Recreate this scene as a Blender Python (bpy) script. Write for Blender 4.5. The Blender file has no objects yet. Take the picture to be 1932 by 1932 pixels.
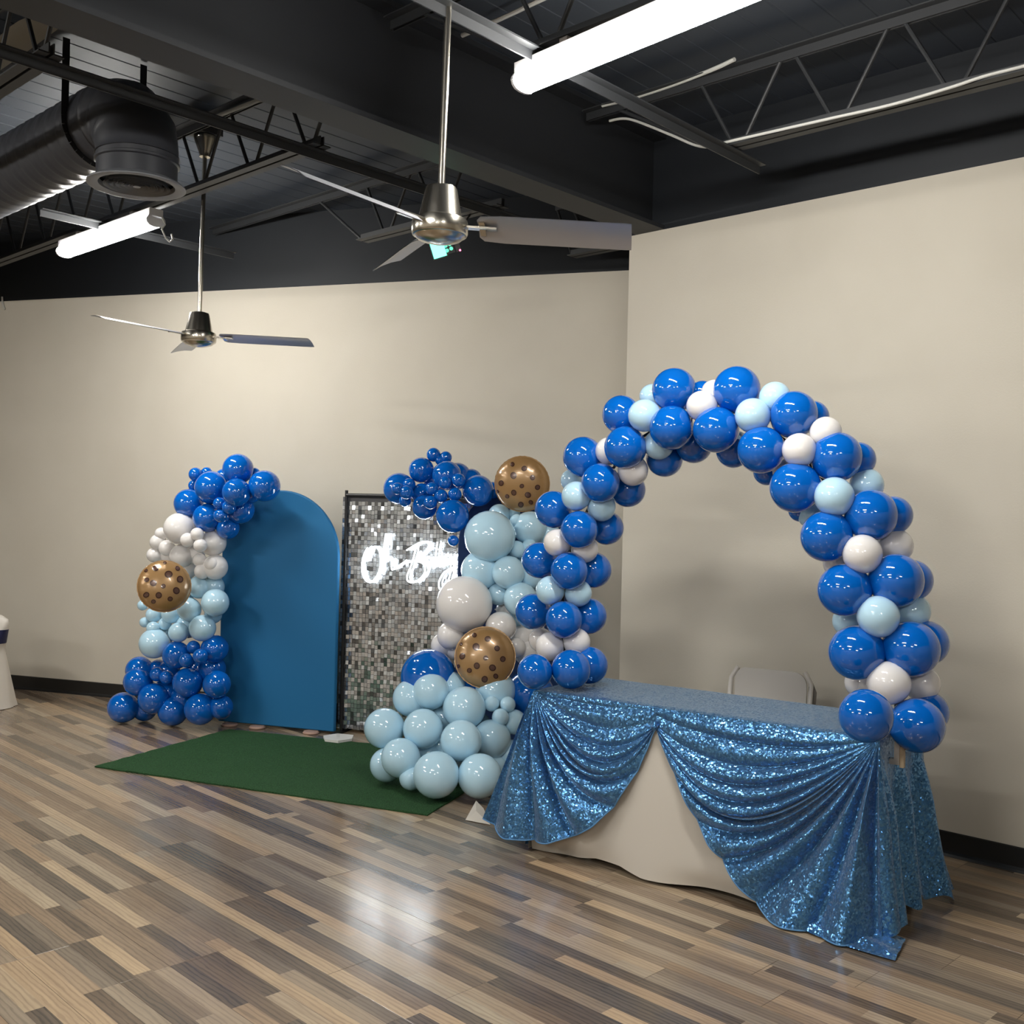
import bpy, bmesh, math, random
from mathutils import Vector, Matrix, noise as mnoise
from math import sin, cos, pi, radians, sqrt

random.seed(7)
SC = bpy.context.scene
COL = SC.collection

# ------------------------------------------------------------------ camera, world, exposure
F, ROLL, H = 1965.0, radians(1.36), 1.57
CR, SR = cos(ROLL), sin(ROLL)
cam_d = bpy.data.cameras.new('camera'); cam = bpy.data.objects.new('camera', cam_d); COL.objects.link(cam)
cam_d.sensor_width = 36.0; cam_d.sensor_fit = 'HORIZONTAL'; cam_d.lens = 36.0*F/1932
cam_d.clip_start = 0.05; cam_d.clip_end = 60
cam.matrix_world = Matrix(((CR, -SR, 0, 0), (0, 0, -1, 0), (SR, CR, 0, H), (0, 0, 0, 1)))
SC.camera = cam
wd = bpy.data.worlds.new('world'); SC.world = wd; wd.use_nodes = True
wd.node_tree.nodes['Background'].inputs[0].default_value = (0.5, 0.55, 0.6, 1)
wd.node_tree.nodes['Background'].inputs[1].default_value = 0.02
SC.view_settings.view_transform = 'Standard'; SC.view_settings.look = 'None'
SC.view_settings.exposure = 0.0; SC.view_settings.gamma = 1.0; SC.view_settings.use_curve_mapping = False
SC.cycles.use_denoising = True; SC.cycles.adaptive_threshold = 0.02
SC.cycles.max_bounces = 6; SC.cycles.diffuse_bounces = 3; SC.cycles.glossy_bounces = 4
SC.cycles.transmission_bounces = 4; SC.cycles.transparent_max_bounces = 6
SC.cycles.sample_clamp_indirect = 6.0; SC.cycles.caustics_reflective = False; SC.cycles.caustics_refractive = False
LAMP = 118.0          # strength of every fluorescent lens in the room
NEON = 34.0

def V(*a): return Vector(a)
def ray(x, y):
    u, v = (x-966)/F, (966-y)/F
    return V(u*CR-v*SR, 1.0, u*SR+v*CR)
CAM = V(0, 0, H)
def at(x, y, Y): return CAM+ray(x, y)*Y                    # point seen at x, y, at distance Y from the camera plane
def at_plane(x, y, p, n):
    d = ray(x, y); return CAM+d*((p-CAM).dot(n)/d.dot(n))
def at_z(x, y, z):
    d = ray(x, y); return CAM+d*((z-H)/d.z)

# room directions: RN runs along the beam, RD along the right wall
RA = radians(137.1)
RD = V(cos(RA), sin(RA), 0); RN = V(sin(RA), -cos(RA), 0)
E0 = V(0.667, 6.247, 0)
def W(s, t, z): return E0+RN*s-RD*t+V(0, 0, z)
WALL_H, DECK = 3.24, 3.80
BD = V(cos(radians(162.1)), sin(radians(162.1)), 0)         # back wall, towards the left
BN = V(-BD.y, BD.x, 0)                                       # into the room side
if BN.y > 0: BN = -BN

# ------------------------------------------------------------------ materials
def mat(name, color, rough=0.5, metal=0.0, spec=0.5, coat=0.0, emit=None, strength=0.0):
    m = bpy.data.materials.new(name); m.use_nodes = True
    b = m.node_tree.nodes['Principled BSDF']
    b.inputs['Base Color'].default_value = (*color, 1); b.inputs['Roughness'].default_value = rough
    b.inputs['Metallic'].default_value = metal; b.inputs['Specular IOR Level'].default_value = spec
    b.inputs['Coat Weight'].default_value = coat; b.inputs['Coat Roughness'].default_value = 0.02
    if emit:
        b.inputs['Emission Color'].default_value = (*emit, 1); b.inputs['Emission Strength'].default_value = strength
    return m
def nodes(m): return m.node_tree.nodes, m.node_tree.links, m.node_tree.nodes['Principled BSDF']
def add_noise_color(m, c0, c1, scale, detail=3, space='Object', stretch=(1, 1, 1), bump=0.0, lo=0.3, hi=0.7):
    n, l, b = nodes(m)
    tc = n.new('ShaderNodeTexCoord'); mp = n.new('ShaderNodeMapping'); mp.inputs['Scale'].default_value = stretch
    nz = n.new('ShaderNodeTexNoise'); nz.inputs['Scale'].default_value = scale; nz.inputs['Detail'].default_value = detail
    cr = n.new('ShaderNodeValToRGB'); cr.color_ramp.elements[0].position = lo; cr.color_ramp.elements[1].position = hi
    cr.color_ramp.elements[0].color = (*c0, 1); cr.color_ramp.elements[1].color = (*c1, 1)
    l.new(tc.outputs[space], mp.inputs[0]); l.new(mp.outputs[0], nz.inputs['Vector']); l.new(nz.outputs['Fac'], cr.inputs[0])
    l.new(cr.outputs[0], b.inputs['Base Color'])
    if bump:
        bp = n.new('ShaderNodeBump'); bp.inputs['Strength'].default_value = bump; bp.inputs['Distance'].default_value = 0.01
        l.new(nz.outputs['Fac'], bp.inputs['Height']); l.new(bp.outputs[0], b.inputs['Normal'])
    return m
M = {}
M['wall'] = add_noise_color(mat('wall_paint', (0.6, 0.55, 0.46), 0.75, spec=0.3), (0.585, 0.545, 0.465), (0.615, 0.575, 0.495), 2.2)
def orange_peel(m, scale, s):
    n, l, b = nodes(m); tc = n.new('ShaderNodeTexCoord'); nz = n.new('ShaderNodeTexNoise'); nz.inputs['Scale'].default_value = scale
    bp = n.new('ShaderNodeBump'); bp.inputs['Strength'].default_value = s; bp.inputs['Distance'].default_value = 0.002
    l.new(tc.outputs['Object'], nz.inputs['Vector']); l.new(nz.outputs['Fac'], bp.inputs['Height']); l.new(bp.outputs[0], b.inputs['Normal'])
orange_peel(M['wall'], 120, 0.25)
M['black_wall'] = mat('black_wall_paint', (0.016, 0.019, 0.024), 0.6, spec=0.35)
M['deck'] = mat('black_deck_paint', (0.042, 0.050, 0.064), 0.55, spec=0.35)
M['steel_black'] = mat('black_steel_paint', (0.028, 0.030, 0.033), 0.5, spec=0.45)
M['beam'] = mat('charcoal_beam_paint', (0.021, 0.023, 0.027), 0.55, spec=0.4)
M['ring'] = mat('grey_diffuser_paint', (0.20, 0.21, 0.23), 0.45)
M['duct'] = mat('grey_duct_paint', (0.044, 0.047, 0.057), 0.42, spec=0.5)
M['base'] = mat('black_cove_base', (0.012, 0.012, 0.012), 0.4)
M['conduit'] = mat('pale_cable', (0.55, 0.55, 0.52), 0.5)
M['insul'] = mat('pale_wrap', (0.28, 0.28, 0.25), 0.6)
M['nickel'] = mat('brushed_nickel', (0.62, 0.58, 0.50), 0.22, 1.0)
M['blade'] = mat('brushed_blade', (0.52, 0.53, 0.57), 0.36, 0.6)
M['chrome_dark'] = mat('dark_chrome', (0.16, 0.15, 0.14), 0.2, 1.0)
M['housing'] = mat('white_enamel', (0.75, 0.76, 0.78), 0.4)
M['lens'] = mat('lit_lens', (0.9, 0.9, 0.9), 0.5, emit=(1.0, 0.97, 0.91), strength=LAMP)
M['royal'] = mat('royal_blue_latex', (0.001, 0.118, 0.52), 0.07, spec=0.6, coat=0.6)
M['pale'] = mat('pale_blue_latex', (0.50, 0.745, 0.90), 0.08, spec=0.55, coat=0.5)
M['white'] = mat('white_latex', (0.80, 0.78, 0.77), 0.10, spec=0.5, coat=0.4)
M['rod'] = mat('black_rod', (0.015, 0.015, 0.015), 0.4)
M['panel'] = mat('blue_backdrop_fabric', (0.014, 0.150, 0.345), 0.62, spec=0.35)
M['navy'] = mat('navy_backdrop_fabric', (0.008, 0.030, 0.105), 0.7, spec=0.3)
M['foil'] = mat('cookie_foil', (0.36, 0.21, 0.085), 0.27, 0.25, spec=0.7, coat=0.35)
M['chip'] = mat('chip_print', (0.050, 0.022, 0.014), 0.24, 0.15, spec=0.6, coat=0.3)
M['chip_in'] = mat('chip_print_centre', (0.105, 0.052, 0.036), 0.24, 0.2, spec=0.6, coat=0.3)
M['neon'] = mat('neon_tube', (0.9, 0.95, 1.0), 0.4, emit=(0.86, 0.95, 1.0), strength=NEON)
M['white_cloth'] = mat('white_polyester', (0.60, 0.56, 0.50), 0.7, spec=0.3)
M['cover'] = mat('white_spandex', (0.72, 0.68, 0.62), 0.65, spec=0.3)
M['sash'] = mat('navy_satin', (0.015, 0.02, 0.075), 0.4)
M['chair'] = mat('white_chair_plastic', (0.55, 0.52, 0.48), 0.5)
M['chair_grey'] = mat('grey_chair_steel', (0.25, 0.23, 0.21), 0.45, 0.3)
M['black_plastic'] = mat('black_plastic', (0.012, 0.012, 0.013), 0.4)
M['foot'] = mat('tan_foot', (0.40, 0.26, 0.20), 0.6)
M['acrylic_white'] = mat('white_board', (0.75, 0.74, 0.70), 0.4)
M['hem'] = mat('sequin_backing', (0.10, 0.26, 0.50), 0.6)
M['wood'] = mat('pale_wood', (0.42, 0.33, 0.22), 0.55)
M['steel'] = mat('zinc_steel', (0.42, 0.38, 0.34), 0.4, 0.6)
M['green_led'] = mat('green_led', (0.1, 0.9, 0.6), 0.4, emit=(0.10, 1.0, 0.62), strength=5.0)
M['green_dim'] = mat('green_lens', (0.2, 0.8, 0.6), 0.1, emit=(0.12, 0.75, 0.5), strength=1.0)
M['red_led'] = mat('red_led', (1, 0.1, 0.2), 0.4, emit=(1.0, 0.12, 0.25), strength=6.0)
# grass
M['grass'] = add_noise_color(mat('artificial_grass', (0.02, 0.07, 0.025), 0.9, spec=0.2), (0.012, 0.042, 0.014), (0.040, 0.112, 0.042), 150, 4, bump=0.9)
# clear acrylic
m = bpy.data.materials.new('clear_acrylic'); m.use_nodes = True
n, l = m.node_tree.nodes, m.node_tree.links
n.remove(n['Principled BSDF']); tr = n.new('ShaderNodeBsdfTransparent'); gl = n.new('ShaderNodeBsdfGlossy'); gl.inputs['Roughness'].default_value = 0.05
mx = n.new('ShaderNodeMixShader'); mx.inputs[0].default_value = 0.06
l.new(tr.outputs[0], mx.inputs[1]); l.new(gl.outputs[0], mx.inputs[2]); l.new(mx.outputs[0], n['Material Output'].inputs[0]); M['acrylic'] = m
# sequins: cells with their own tilt
def sequin(name, base, hi, cell, tilt, rough, metal=0.75):
    m = mat(name, base, rough, metal, 0.6); n, l, b = nodes(m)
    tc = n.new('ShaderNodeTexCoord'); vo = n.new('ShaderNodeTexVoronoi'); vo.inputs['Scale'].default_value = 1/cell
    l.new(tc.outputs['Object'], vo.inputs['Vector'])
    sub = n.new('ShaderNodeVectorMath'); sub.operation = 'SUBTRACT'; sub.inputs[1].default_value = (0.5, 0.5, 0.5)
    l.new(vo.outputs['Color'], sub.inputs[0])
    sc = n.new('ShaderNodeVectorMath'); sc.operation = 'SCALE'; sc.inputs['Scale'].default_value = tilt
    l.new(sub.outputs[0], sc.inputs[0])
    ge = n.new('ShaderNodeNewGeometry'); ad = n.new('ShaderNodeVectorMath'); ad.operation = 'ADD'
    l.new(ge.outputs['Normal'], ad.inputs[0]); l.new(sc.outputs[0], ad.inputs[1])
    no = n.new('ShaderNodeVectorMath'); no.operation = 'NORMALIZE'; l.new(ad.outputs[0], no.inputs[0]); l.new(no.outputs[0], b.inputs['Normal'])
    sx = n.new('ShaderNodeSeparateColor'); l.new(vo.outputs['Color'], sx.inputs[0])
    cr = n.new('ShaderNodeValToRGB'); cr.color_ramp.elements[0].color = (*base, 1); cr.color_ramp.elements[1].color = (*hi, 1)
    cr.color_ramp.elements[0].position = 0.35
    l.new(sx.outputs[0], cr.inputs[0]); l.new(cr.outputs[0], b.inputs['Base Color'])
    return m
M['sequin'] = sequin('blue_sequins', (0.05, 0.18, 0.42), (0.13, 0.34, 0.62), 0.0068, 0.58, 0.23)
b = M['sequin'].node_tree.nodes['Principled BSDF']; b.inputs['Sheen Weight'].default_value = 0.4; b.inputs['Sheen Tint'].default_value = (0.6, 0.75, 0.9, 1)
# mirror squares: tone per face
def tone_attr(m, attr='tone'):
    n, l, b = nodes(m); a = n.new('ShaderNodeAttribute'); a.attribute_name = attr; return n, l, b, a
M['mirror'] = mat('mirror_square', (0.6, 0.6, 0.62), 0.16, 0.88)
n, l, b, a = tone_attr(M['mirror']); l.new(a.outputs['Color'], b.inputs['Base Color'])
# planks
M['plank'] = mat('plank_laminate', (0.3, 0.22, 0.15), 0.3, spec=0.5)
n, l, b, a = tone_attr(M['plank'])
PY = radians(134.9)
tc = n.new('ShaderNodeTexCoord'); mp = n.new('ShaderNodeMapping'); mp.vector_type = 'POINT'; mp.inputs['Rotation'].default_value = (0, 0, -PY)
l.new(tc.outputs['Object'], mp.inputs[0])
sp = n.new('ShaderNodeSeparateColor'); l.new(a.outputs['Color'], sp.inputs[0])
off = n.new('ShaderNodeCombineXYZ'); mu = n.new('ShaderNodeMath'); mu.operation = 'MULTIPLY'; mu.inputs[1].default_value = 37.0
l.new(sp.outputs[1], mu.inputs[0]); l.new(mu.outputs[0], off.inputs[0]); l.new(mu.outputs[0], off.inputs[2])
ad = n.new('ShaderNodeVectorMath'); ad.operation = 'ADD'; l.new(mp.outputs[0], ad.inputs[0]); l.new(off.outputs[0], ad.inputs[1])
st = n.new('ShaderNodeVectorMath'); st.operation = 'MULTIPLY'; st.inputs[1].default_value = (2.2, 46.0, 1.0); l.new(ad.outputs[0], st.inputs[0])
g1 = n.new('ShaderNodeTexNoise'); g1.inputs['Scale'].default_value = 1.0; g1.inputs['Detail'].default_value = 5; g1.inputs['Distortion'].default_value = 1.2
l.new(st.outputs[0], g1.inputs['Vector'])
g2 = n.new('ShaderNodeTexNoise'); g2.inputs['Scale'].default_value = 5.0; g2.inputs['Detail'].default_value = 3; l.new(ad.outputs[0], g2.inputs['Vector'])
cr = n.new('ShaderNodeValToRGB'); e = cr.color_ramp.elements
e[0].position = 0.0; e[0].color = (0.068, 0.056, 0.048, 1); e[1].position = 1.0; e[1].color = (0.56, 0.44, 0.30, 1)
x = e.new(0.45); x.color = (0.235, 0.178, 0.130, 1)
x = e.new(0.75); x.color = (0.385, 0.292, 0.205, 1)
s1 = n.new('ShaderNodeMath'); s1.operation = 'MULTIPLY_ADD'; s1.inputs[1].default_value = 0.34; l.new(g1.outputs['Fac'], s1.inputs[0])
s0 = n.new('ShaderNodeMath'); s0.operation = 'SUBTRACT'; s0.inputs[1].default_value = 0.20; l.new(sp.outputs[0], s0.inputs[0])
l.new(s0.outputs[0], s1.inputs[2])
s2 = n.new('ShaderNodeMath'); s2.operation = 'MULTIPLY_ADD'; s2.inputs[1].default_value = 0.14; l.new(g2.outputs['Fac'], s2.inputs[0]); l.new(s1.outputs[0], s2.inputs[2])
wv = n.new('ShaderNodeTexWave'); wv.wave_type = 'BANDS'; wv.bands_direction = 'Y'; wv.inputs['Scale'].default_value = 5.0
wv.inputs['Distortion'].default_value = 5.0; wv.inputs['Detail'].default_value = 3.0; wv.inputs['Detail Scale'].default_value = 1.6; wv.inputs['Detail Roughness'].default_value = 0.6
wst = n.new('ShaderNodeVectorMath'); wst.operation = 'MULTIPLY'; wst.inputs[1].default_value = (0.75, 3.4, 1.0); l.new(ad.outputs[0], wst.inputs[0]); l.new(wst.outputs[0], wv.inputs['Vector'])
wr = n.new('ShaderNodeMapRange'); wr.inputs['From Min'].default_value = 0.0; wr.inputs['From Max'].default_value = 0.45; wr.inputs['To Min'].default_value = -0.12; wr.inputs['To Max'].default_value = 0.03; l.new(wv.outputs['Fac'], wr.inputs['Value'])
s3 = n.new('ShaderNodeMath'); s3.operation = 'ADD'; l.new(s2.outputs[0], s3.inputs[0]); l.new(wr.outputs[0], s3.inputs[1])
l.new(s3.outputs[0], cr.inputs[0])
# warm / grey shift per strip
hs = n.new('ShaderNodeMix'); hs.data_type = 'RGBA'; hs.blend_type = 'MULTIPLY'; hs.inputs['Factor'].default_value = 1.0
c2 = n.new('ShaderNodeValToRGB'); c2.color_ramp.elements[0].color = (1.06, 0.98, 0.88, 1); c2.color_ramp.elements[1].color = (0.95, 1.0, 1.03, 1)
l.new(sp.outputs[2], c2.inputs[0]); l.new(cr.outputs[0], hs.inputs[6]); l.new(c2.outputs[0], hs.inputs[7]); l.new(hs.outputs[2], b.inputs['Base Color'])
r1 = n.new('ShaderNodeMapRange'); r1.inputs['To Min'].default_value = 0.13; r1.inputs['To Max'].default_value = 0.25
l.new(g2.outputs['Fac'], r1.inputs['Value']); l.new(r1.outputs[0], b.inputs['Roughness'])
bp = n.new('ShaderNodeBump'); bp.inputs['Strength'].default_value = 0.12; bp.inputs['Distance'].default_value = 0.002
l.new(g1.outputs['Fac'], bp.inputs['Height']); l.new(bp.outputs[0], b.inputs['Normal'])

# ------------------------------------------------------------------ mesh helpers
class MB:
    def __init__(s): s.v = []; s.f = []; s.mi = []; s.mats = []; s.tone = None
    def _m(s, m):
        if m not in s.mats: s.mats.append(m)
        return s.mats.index(m)
    def add(s, verts, faces, m):
        o = len(s.v); s.v += [Vector(p) for p in verts]; k = s._m(m)
        for f in faces: s.f.append([i+o for i in f]); s.mi.append(k)
        return s
    def box(s, c, ax, hs, m):
        ax = [Vector(a).normalized() for a in ax]; vs = []
        for i in (-1, 1):
            for j in (-1, 1):
                for k in (-1, 1): vs.append(Vector(c)+ax[0]*(i*hs[0])+ax[1]*(j*hs[1])+ax[2]*(k*hs[2]))
        fs = [(0, 1, 3, 2), (4, 6, 7, 5), (0, 4, 5, 1), (2, 3, 7, 6), (0, 2, 6, 4), (1, 5, 7, 3)]
        return s.add(vs, fs, m)
    def bar(s, a, b, w, h, m, up=V(0, 0, 1)):
        a, b = Vector(a), Vector(b); d = b-a; sd = d.cross(up)
        if sd.length < 1e-6: sd = d.cross(V(1, 0, 0))
        sd.normalize(); u = sd.cross(d).normalized()
        return s.box((a+b)/2, (d, sd, u), (d.length/2, w/2, h/2), m)
    def tube(s, pts, r, m, n=10, closed=False, caps=True):
        pts = [Vector(p) for p in pts]; N = len(pts); rs = r if isinstance(r, (list, tuple)) else [r]*N
        ref = None; rings = []
        for i, p in enumerate(pts):
            a = pts[(i-1) % N] if (closed or i > 0) else p
            c = pts[(i+1) % N] if (closed or i < N-1) else p
            d = (c-a).normalized()
            if ref is None:
                ref = d.orthogonal().normalized()
            ref = (ref-d*ref.dot(d))
            if ref.length < 1e-6: ref = d.orthogonal()
            ref.normalize(); q = d.cross(ref)
            rings.append([p+(ref*cos(2*pi*k/n)+q*sin(2*pi*k/n))*rs[i] for k in range(n)])
        vs = [p for rg in rings for p in rg]; fs = []
        for i in range(N if closed else N-1):
            j = (i+1) % N
            for k in range(n): fs.append((i*n+k, i*n+(k+1) % n, j*n+(k+1) % n, j*n+k))
        if caps and not closed:
            fs.append(tuple(range(n-1, -1, -1))); fs.append(tuple((N-1)*n+k for k in range(n)))
        return s.add(vs, fs, m)
    def lathe(s, prof, o, m, axis=V(0, 0, 1), n=28, caps=True):
        o = Vector(o); axis = Vector(axis).normalized(); a = axis.orthogonal().normalized(); q = axis.cross(a)
        vs = []; fs = []
        for r, z in prof:
            for k in range(n): vs.append(o+axis*z+(a*cos(2*pi*k/n)+q*sin(2*pi*k/n))*r)
        for i in range(len(prof)-1):
            for k in range(n): fs.append((i*n+k, i*n+(k+1) % n, (i+1)*n+(k+1) % n, (i+1)*n+k))
        if caps:
            fs.append(tuple(range(n-1, -1, -1))); fs.append(tuple((len(prof)-1)*n+k for k in range(n)))
        return s.add(vs, fs, m)
    def grid(s, fn, nu, nv, m):
        vs = [fn(i/nu, j/nv) for j in range(nv+1) for i in range(nu+1)]; fs = []
        for j in range(nv):
            for i in range(nu):
                a = j*(nu+1)+i; fs.append((a, a+1, a+nu+2, a+nu+1))
        return s.add(vs, fs, m)
    def prism(s, poly, d, m):          # closed polygon (3D points) extruded by vector d
        poly = [Vector(p) for p in poly]; N = len(poly); d = Vector(d)
        vs = poly+[p+d for p in poly]
        fs = [tuple(range(N-1, -1, -1)), tuple(range(N, 2*N))]+[(i, (i+1) % N, N+(i+1) % N, N+i) for i in range(N)]
        return s.add(vs, fs, m)
    def build(s, name, parent=None, smooth=True, origin=None, auto=35, kind=None, label=None):
        o0 = Vector(parent['_o']) if parent is not None and '_o' in parent else V(0, 0, 0)
        if parent is not None and parent.parent is not None: o0 = Vector(parent['_o'])
        org = Vector(origin) if origin is not None else o0
        me = bpy.data.meshes.new(name); me.from_pydata([p-org for p in s.v], [], s.f)
        for m in s.mats: me.materials.append(m)
        me.polygons.foreach_set('material_index', s.mi)
        bm = bmesh.new(); bm.from_mesh(me); bmesh.ops.recalc_face_normals(bm, faces=bm.faces); bm.to_mesh(me); bm.free()
        if s.tone is not None:
            ca = me.color_attributes.new('tone', 'FLOAT_COLOR', 'CORNER')
            for p in me.polygons:
                for li in p.loop_indices: ca.data[li].color = (*s.tone[p.index], 1)
        if smooth:
            me.polygons.foreach_set('use_smooth', [True]*len(me.polygons))
            me.set_sharp_from_angle(angle=radians(auto))
        o = bpy.data.objects.new(name, me); COL.objects.link(o)
        if parent is not None: o.parent = parent
        o.location = org-o0
        o['_o'] = tuple(org)
        if kind: o['kind'] = kind
        if label: o['label'] = label
        return o
def thing(name, label, cat, loc=(0, 0, 0), group=None):
    o = bpy.data.objects.new(name, None); COL.objects.link(o); o.empty_display_size = 0.1
    o.location = loc; o['_o'] = tuple(loc); o['label'] = label; o['category'] = cat
    if group: o['group'] = group
    return o
def tag(o, label, cat, group=None):
    o['label'] = label; o['category'] = cat
    if group: o['group'] = group
    return o
def smoothstep(a, b, x):
    t = min(1, max(0, (x-a)/(b-a))); return t*t*(3-2*t)

# ------------------------------------------------------------------ room shell
J = W(0.945, 0, 0)
def back(k): return J+BD*k
P_end = back(10.0)
WT = 0.12
def wall(name, a, b, out):
    a, b, out = Vector(a), Vector(b), Vector(out).normalized()
    mb = MB()
    for z0, z1, m in ((0, WALL_H, M['wall']), (WALL_H, DECK, M['black_wall'])):
        mb.prism([a+V(0, 0, z0), b+V(0, 0, z0), b+out*WT+V(0, 0, z0), a+out*WT+V(0, 0, z0)], (0, 0, z1-z0), m)
    o = mb.build(name, smooth=False); o['kind'] = 'structure'; return o
wall('wall_back', J-BD*0.3, P_end, -BN)
wall('wall_return', W(WT, 0, 0), J, RD*-1)
wall('wall_right', W(0, 0.0, 0), W(0, 9, 0), RN)
wall('wall_far_right', W(0.1, 9, 0), W(-11, 9, 0), -RD)
wall('wall_front', W(-11, 9, 0), W(-11, -9.2, 0), -RN)
wall('wall_left', W(-11, -9.07, 0), P_end, RD)
def baseboard(name, a, b, inn):
    a, b, inn = Vector(a), Vector(b), Vector(inn).normalized(); mb = MB()
    prof = [(0.001, 0.0), (0.020, 0.0), (0.012, 0.010), (0.008, 0.022), (0.008, 0.108), (0.001, 0.112)]
    mb.prism([a+inn*x+V(0, 0, z) for x, z in prof], b-a, M['base'])
    o = mb.build(name, smooth=False); o['kind'] = 'structure'
baseboard('baseboard_back', J, P_end, BN)
baseboard('baseboard_right', W(-0.001, 0.0, 0), W(-0.001, 9, 0), -RN)

# ceiling: corrugated deck, ribs along the beam direction
mb = MB(); prof = []
t = -9.3
while t < 9.2:
    prof += [(t, DECK), (t+0.138, DECK), (t+0.142, DECK+0.003), (t+0.150, DECK+0.003)]; t += 0.154
a = [W(-11.2, t, z) for t, z in prof]; b_ = [W(1.2, t, z) for t, z in prof]
mb.add(a+b_, [(i, i+1, len(a)+i+1, len(a)+i) for i in range(len(a)-1)], M['deck'])
o = mb.build('ceiling', smooth=False); o['kind'] = 'structure'

# ------------------------------------------------------------------ floor of laminate planks, three printed strips each
FU = V(-cos(PY), -sin(PY), 0); FV = V(sin(PY), -cos(PY), 0)
if FV.y < 0: FV = -FV
S, PWD, PL = 0.0598, 0.1794, 1.1925
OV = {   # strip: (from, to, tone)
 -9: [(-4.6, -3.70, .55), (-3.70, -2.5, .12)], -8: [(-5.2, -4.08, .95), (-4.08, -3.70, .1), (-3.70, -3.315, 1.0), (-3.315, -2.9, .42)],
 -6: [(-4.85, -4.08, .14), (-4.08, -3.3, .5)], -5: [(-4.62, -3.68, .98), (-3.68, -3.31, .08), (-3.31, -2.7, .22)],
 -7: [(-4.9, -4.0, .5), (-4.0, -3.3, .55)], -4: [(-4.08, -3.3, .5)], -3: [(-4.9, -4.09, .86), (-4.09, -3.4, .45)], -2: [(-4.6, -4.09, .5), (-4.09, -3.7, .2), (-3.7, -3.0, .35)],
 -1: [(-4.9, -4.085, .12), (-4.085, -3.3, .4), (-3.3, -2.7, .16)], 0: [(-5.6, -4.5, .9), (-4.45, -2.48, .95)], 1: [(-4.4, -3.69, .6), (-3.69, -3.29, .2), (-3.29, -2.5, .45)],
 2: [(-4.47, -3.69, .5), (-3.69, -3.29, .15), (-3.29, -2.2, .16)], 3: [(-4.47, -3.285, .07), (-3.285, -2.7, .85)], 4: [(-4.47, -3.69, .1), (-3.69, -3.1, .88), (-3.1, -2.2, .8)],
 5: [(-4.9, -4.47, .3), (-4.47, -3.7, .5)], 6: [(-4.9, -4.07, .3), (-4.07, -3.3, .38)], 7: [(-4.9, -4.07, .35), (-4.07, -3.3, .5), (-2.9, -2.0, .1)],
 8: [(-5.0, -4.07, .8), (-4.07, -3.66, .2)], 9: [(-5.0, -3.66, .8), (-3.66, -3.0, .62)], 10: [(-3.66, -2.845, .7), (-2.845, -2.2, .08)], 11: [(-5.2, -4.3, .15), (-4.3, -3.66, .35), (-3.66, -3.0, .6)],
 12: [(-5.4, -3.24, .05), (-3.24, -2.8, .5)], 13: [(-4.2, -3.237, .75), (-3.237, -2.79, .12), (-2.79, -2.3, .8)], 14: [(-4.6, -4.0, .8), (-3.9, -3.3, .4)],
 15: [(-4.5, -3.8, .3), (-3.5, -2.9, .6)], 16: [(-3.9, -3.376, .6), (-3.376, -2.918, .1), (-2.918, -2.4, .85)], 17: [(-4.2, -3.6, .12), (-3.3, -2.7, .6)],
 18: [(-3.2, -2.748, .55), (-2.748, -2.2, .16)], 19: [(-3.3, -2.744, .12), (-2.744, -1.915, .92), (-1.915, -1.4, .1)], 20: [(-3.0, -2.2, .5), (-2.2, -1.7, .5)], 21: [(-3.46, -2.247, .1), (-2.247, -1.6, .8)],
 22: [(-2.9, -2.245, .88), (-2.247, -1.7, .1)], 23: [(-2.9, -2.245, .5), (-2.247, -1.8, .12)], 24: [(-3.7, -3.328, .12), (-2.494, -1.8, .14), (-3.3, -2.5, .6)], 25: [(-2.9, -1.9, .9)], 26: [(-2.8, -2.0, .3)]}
PAL = [.06, .10, .16, .30, .40, .46, .50, .56, .62, .70, .80, .88, .95]
def proj(p):
    q = p-CAM
    if q.y < 0.3: return None
    r = q.x*CR+q.z*SR; u = -q.x*SR+q.z*CR
    return 966+F*r/q.y, 966-F*u/q.y
def seg_tones(k, u0, u1, rnd, rowoff):
    cuts = []; u = rowoff-0.3975*(26+rnd.choice((0, 1, 2)))
    while u < u1:
        ln = 0.3975*rnd.choice((1, 2, 2, 3, 3)); tn = rnd.choice(PAL)+rnd.uniform(-.05, .05); cuts.append((u, u+ln, tn)); u += ln
    out = cuts
    for a, b, tn in OV.get(k, []):
        nw = []
        for c in out:
            if c[1] <= a or c[0] >= b: nw.append(c); continue
            if c[0] < a-0.05: nw.append((c[0], a, c[2]))
            if c[1] > b+0.05: nw.append((b, c[1], c[2]))
        nw.append((a, b, tn)); out = sorted(nw)
    res = []; cur = u0
    for a, b, tn in out:
        a, b = max(a, cur), min(b, u1)
        if b-a < 1e-4: continue
        res.append((cur, b, tn)); cur = b
    if cur < u1-1e-4: res.append((cur, u1, .5))
    return [(a, b, tn, rnd.random(), rnd.random()) for a, b, tn in res]
mb = MB(); poly = [W(1.1, -0.2, -0.06), W(0.1, 9.1, -0.06), W(-11.1, 9.1, -0.06), W(-11.1, -9.2, -0.06), P_end+RD*0.2+V(0, 0, -0.06)-BN*0.1]
mb.prism(poly, (0, 0, 0.053), mat('subfloor', (0.03, 0.025, 0.02), 0.8))
floor = mb.build('floor', smooth=False); floor['kind'] = 'structure'
rows = []
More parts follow.
